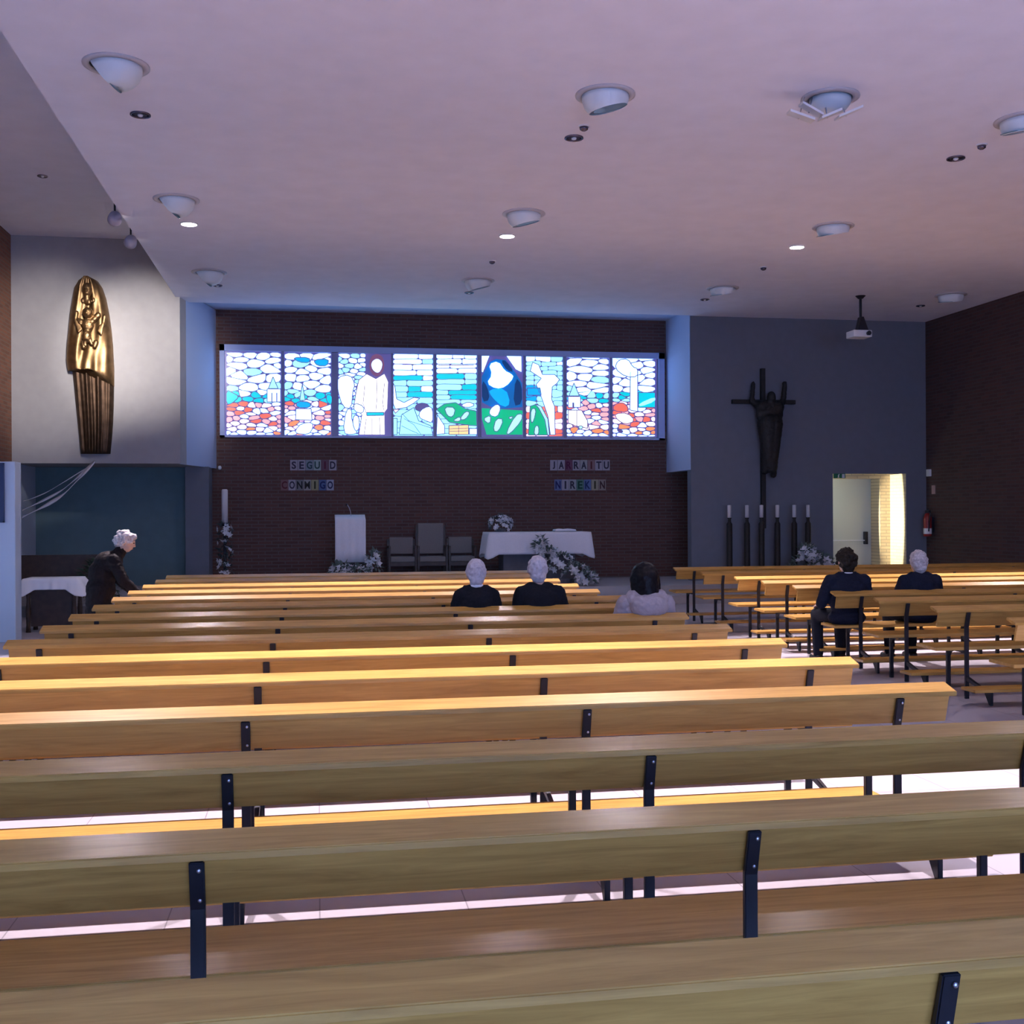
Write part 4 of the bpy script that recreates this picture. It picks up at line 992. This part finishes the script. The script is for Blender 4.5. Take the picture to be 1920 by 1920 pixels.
# statue spotlights on the edge of the ceiling slab
def spot_fix(y, label):
    x, z = -2.46, 5.30
    t = thing('spotlight', label, 'spotlight', (x, y, z), 'spotlights aimed at the statue')
    dv = (Vector((-3.78, 19.7, 4.3))-Vector((x, y, z))).normalized()
    q = dv.to_track_quat('Z', 'Y').to_matrix()
    d = B(); lathe(d, [(0, -.06), (.07, -.05), (.085, .04), (.085, .07), (.075, .07), (.075, .03), (0, .02)], 20, (x, y, z), q); obj('housing', d, mat('spot housing', (.35, .32, .38), .5), t, True)
    d = B(); tube(d, (x, y, z+.05), (x, y, AZ if False else CZ+.12), .012); obj('arm', d, MT['metal'], t)
    d = B(); lathe(d, [(0, 0), (.07, 0), (.07, .008), (0, .008)], 18, Vector((x, y, z))+dv*.045, q); obj('lamp_glass', d, glow('spot glass', (1, .93, .85), 8), t)
    return Vector((x, y, z))+dv*.1
sp1 = spot_fix(14.5, 'nearer of two round spotlights on the ceiling edge at left')
sp2 = spot_fix(15.7, 'farther of two round spotlights on the ceiling edge at left')
# projector
t = thing('projector', 'white video projector hanging from the ceiling on a dark mount', 'projector', (9.33, 18.2, 4.62))
d = B(); box(d, 9.14, 9.48, 18.05, 18.35, 4.64, 4.76, .015); obj('casing', d, MT['white'], t)
d = B(); tube(d, (9.40, 18.05, 4.70), (9.40, 18.0, 4.70), .035, .04, 18); obj('lens', d, MT['metal'], t)
d = B(); prism(d, [(9.25, 18.12, 4.76), (9.45, 18.12, 4.76), (9.36, 18.12, 5.0), (9.31, 18.12, 5.0)], (0, .12, 0)); obj('bracket', d, MT['metal'], t)
d = B(); tube(d, (9.33, 18.18, 4.98), (9.33, 18.18, CZ), .022); lathe(d, [(0, 0), (.09, 0), (.04, -.05), (0, -.05)], 16, (9.33, 18.18, CZ)); obj('ceiling_mount', d, MT['metal'], t)
# exit sign
t = thing('exit_sign', 'small green running-man exit sign above the doorway', 'sign', (10.05, 20.49, 2.28))
A, C = at(1563, 897, 20.49), at(1584, 888, 20.49)
d = B(); box(d, A[0], C[0], 20.465, 20.497, A[2], C[2], .002); obj('panel', d, MT['green'], t)
mx, mz, k = A[0]*.62+C[0]*.38, (A[2]+C[2])/2, (C[2]-A[2])
d = B()
tube(d, (mx+.012, 20.463, mz+.32*k), (mx+.012, 20.466, mz+.32*k), .10*k, None, 10)
for a, e in (((.0, .2), (-.03, -.08)), ((-.03, -.08), (.09, -.18)), ((.09, -.18), (.06, -.42)), ((-.03, -.08), (-.12, -.3)), ((-.12, -.3), (-.25, -.28)), ((.0, .17), (.16, .05)), ((.0, .17), (-.14, .08))):
    tube(d, (mx+a[0]*k, 20.463, mz+a[1]*k), (mx+e[0]*k, 20.463, mz+e[1]*k), .055*k, None, 6)
box(d, C[0]-.75*k, C[0]-.2*k, 20.462, 20.466, A[2]+.1*k, A[2]+.9*k)
obj('pictogram', d, MT['white'], t)
# fire extinguisher and small wall fittings
t = thing('fire_extinguisher', 'red fire extinguisher hung on the brick wall right of the doorway', 'fire extinguisher', (11.78, 20.25, 1.1))
d = B(); lathe(d, [(0, 0), (.075, 0), (.08, .02), (.08, .36), (.05, .44), (.025, .46), (0, .46)], 18, (11.78, 20.25, 1.12)); obj('cylinder', d, MT['red'], t, True)
d = B(); lathe(d, [(.0815, .05), (.0815, .16)], 18, (11.78, 20.25, 1.12)); obj('label_band', d, MT['white'], t)
d = B(); box(d, 11.755, 11.805, 20.17, 20.30, 1.58, 1.63, .006); tube(d, (11.78, 20.24, 1.57), (11.78, 20.24, 1.66), .018); obj('valve_handle', d, MT['metal'], t)
d = B(); path(d, [(11.78, 20.20, 1.60), (11.75, 20.10, 1.56), (11.74, 20.12, 1.40), (11.75, 20.16, 1.22)], .012); obj('hose', d, MT['metal'], t)
d = B(); box(d, 11.84, 11.9, 20.2, 20.3, 1.2, 1.5, .004); obj('wall_bracket', d, MT['metal'], t)
d = B(); box(d, 11.85, 11.9, 20.30, 20.42, 2.30, 2.44, .01); tag(obj('alarm_box', d, MT['white']), 'small white box high on the brick wall near the doorway', 'alarm box')
d = B(); box(d, 11.885, 11.9, 20.16, 20.28, 1.95, 2.12, .002); tag(obj('wall_sign', d, pm((.45, .30, .28))), 'small pale sign plate above the fire extinguisher', 'sign')
# small white wall fitting on the left reveal
d = B(); ell(d, at(412, 877, 21.95), (.035, .03, .04), None, 12); tag(obj('wall_speaker', d, MT['white'], None, True), 'small round white fitting at the foot of the left reveal', 'wall fitting')

# ------------------------------------------------------------------ lights
def spot(name, loc, tgt, power, ang, blend, col, rad, scale=None):
    l = bpy.data.lights.new(name, 'SPOT'); l.energy = power; l.spot_size = radians(ang); l.spot_blend = blend; l.color = col; l.shadow_soft_size = rad
    o = bpy.data.objects.new(name, l); COL.objects.link(o); o.location = loc
    q = (Vector(tgt)-Vector(loc)).to_track_quat('-Z', 'Y'); o.rotation_euler = q.to_euler()
    if scale: o.scale = scale
    return o
LC = (1.0, .86, .95)
for x in (-1.62, 2.54, 6.70, 10.86):
    spot('downlight_beam', (x, 7.55, CZ-.03), (x, 6.1, .8), 2300, 37, .3, LC, .05, (3.0, 1, 1))
    spot('downlight_beam', (x, 14.93, CZ-.03), (x, 12.75, .8), 2450, 33, .4, LC, .05, (3.2, 1, 1))
spot('statue_beam', sp1, (-4.45, 19.9, 4.25), 1250, 38, 1, (1, .92, .85), .05)
spot('statue_beam', sp2, (-3.0, 19.9, 4.5), 1150, 40, 1, (1, .92, .85), .05)
def bulb(name, loc, p, col, r=.05):
    l = bpy.data.lights.new(name, 'POINT'); l.energy = p; l.color = col; l.shadow_soft_size = r
    o = bpy.data.objects.new(name, l); COL.objects.link(o); o.location = loc
spot('passage_lamp', (9.86, 20.84, 1.5), (11.47, 20.89, 1.45), 420, 24, .25, (1, .90, .62), .03, (1, 4.5, 1))
bulb('passage_lamp_left', (9.80, 20.88, 1.9), 12, (.92, 1, .85), .06)


w = bpy.data.worlds.new('world'); SC.world = w; w.use_nodes = True
w.node_tree.nodes['Background'].inputs['Color'].default_value = (.35, .5, .8, 1)
w.node_tree.nodes['Background'].inputs['Strength'].default_value = .25
SC.view_settings.view_transform = 'Standard'; SC.view_settings.look = 'None'
SC.view_settings.exposure = 0; SC.view_settings.gamma = 1; SC.view_settings.use_curve_mapping = False
SC.cycles.use_denoising = True; SC.cycles.max_bounces = 5; SC.cycles.diffuse_bounces = 4; SC.cycles.glossy_bounces = 2; SC.cycles.use_adaptive_sampling = True; SC.cycles.adaptive_threshold = .12; SC.cycles.adaptive_min_samples = 16
SC.cycles.sample_clamp_indirect = 6
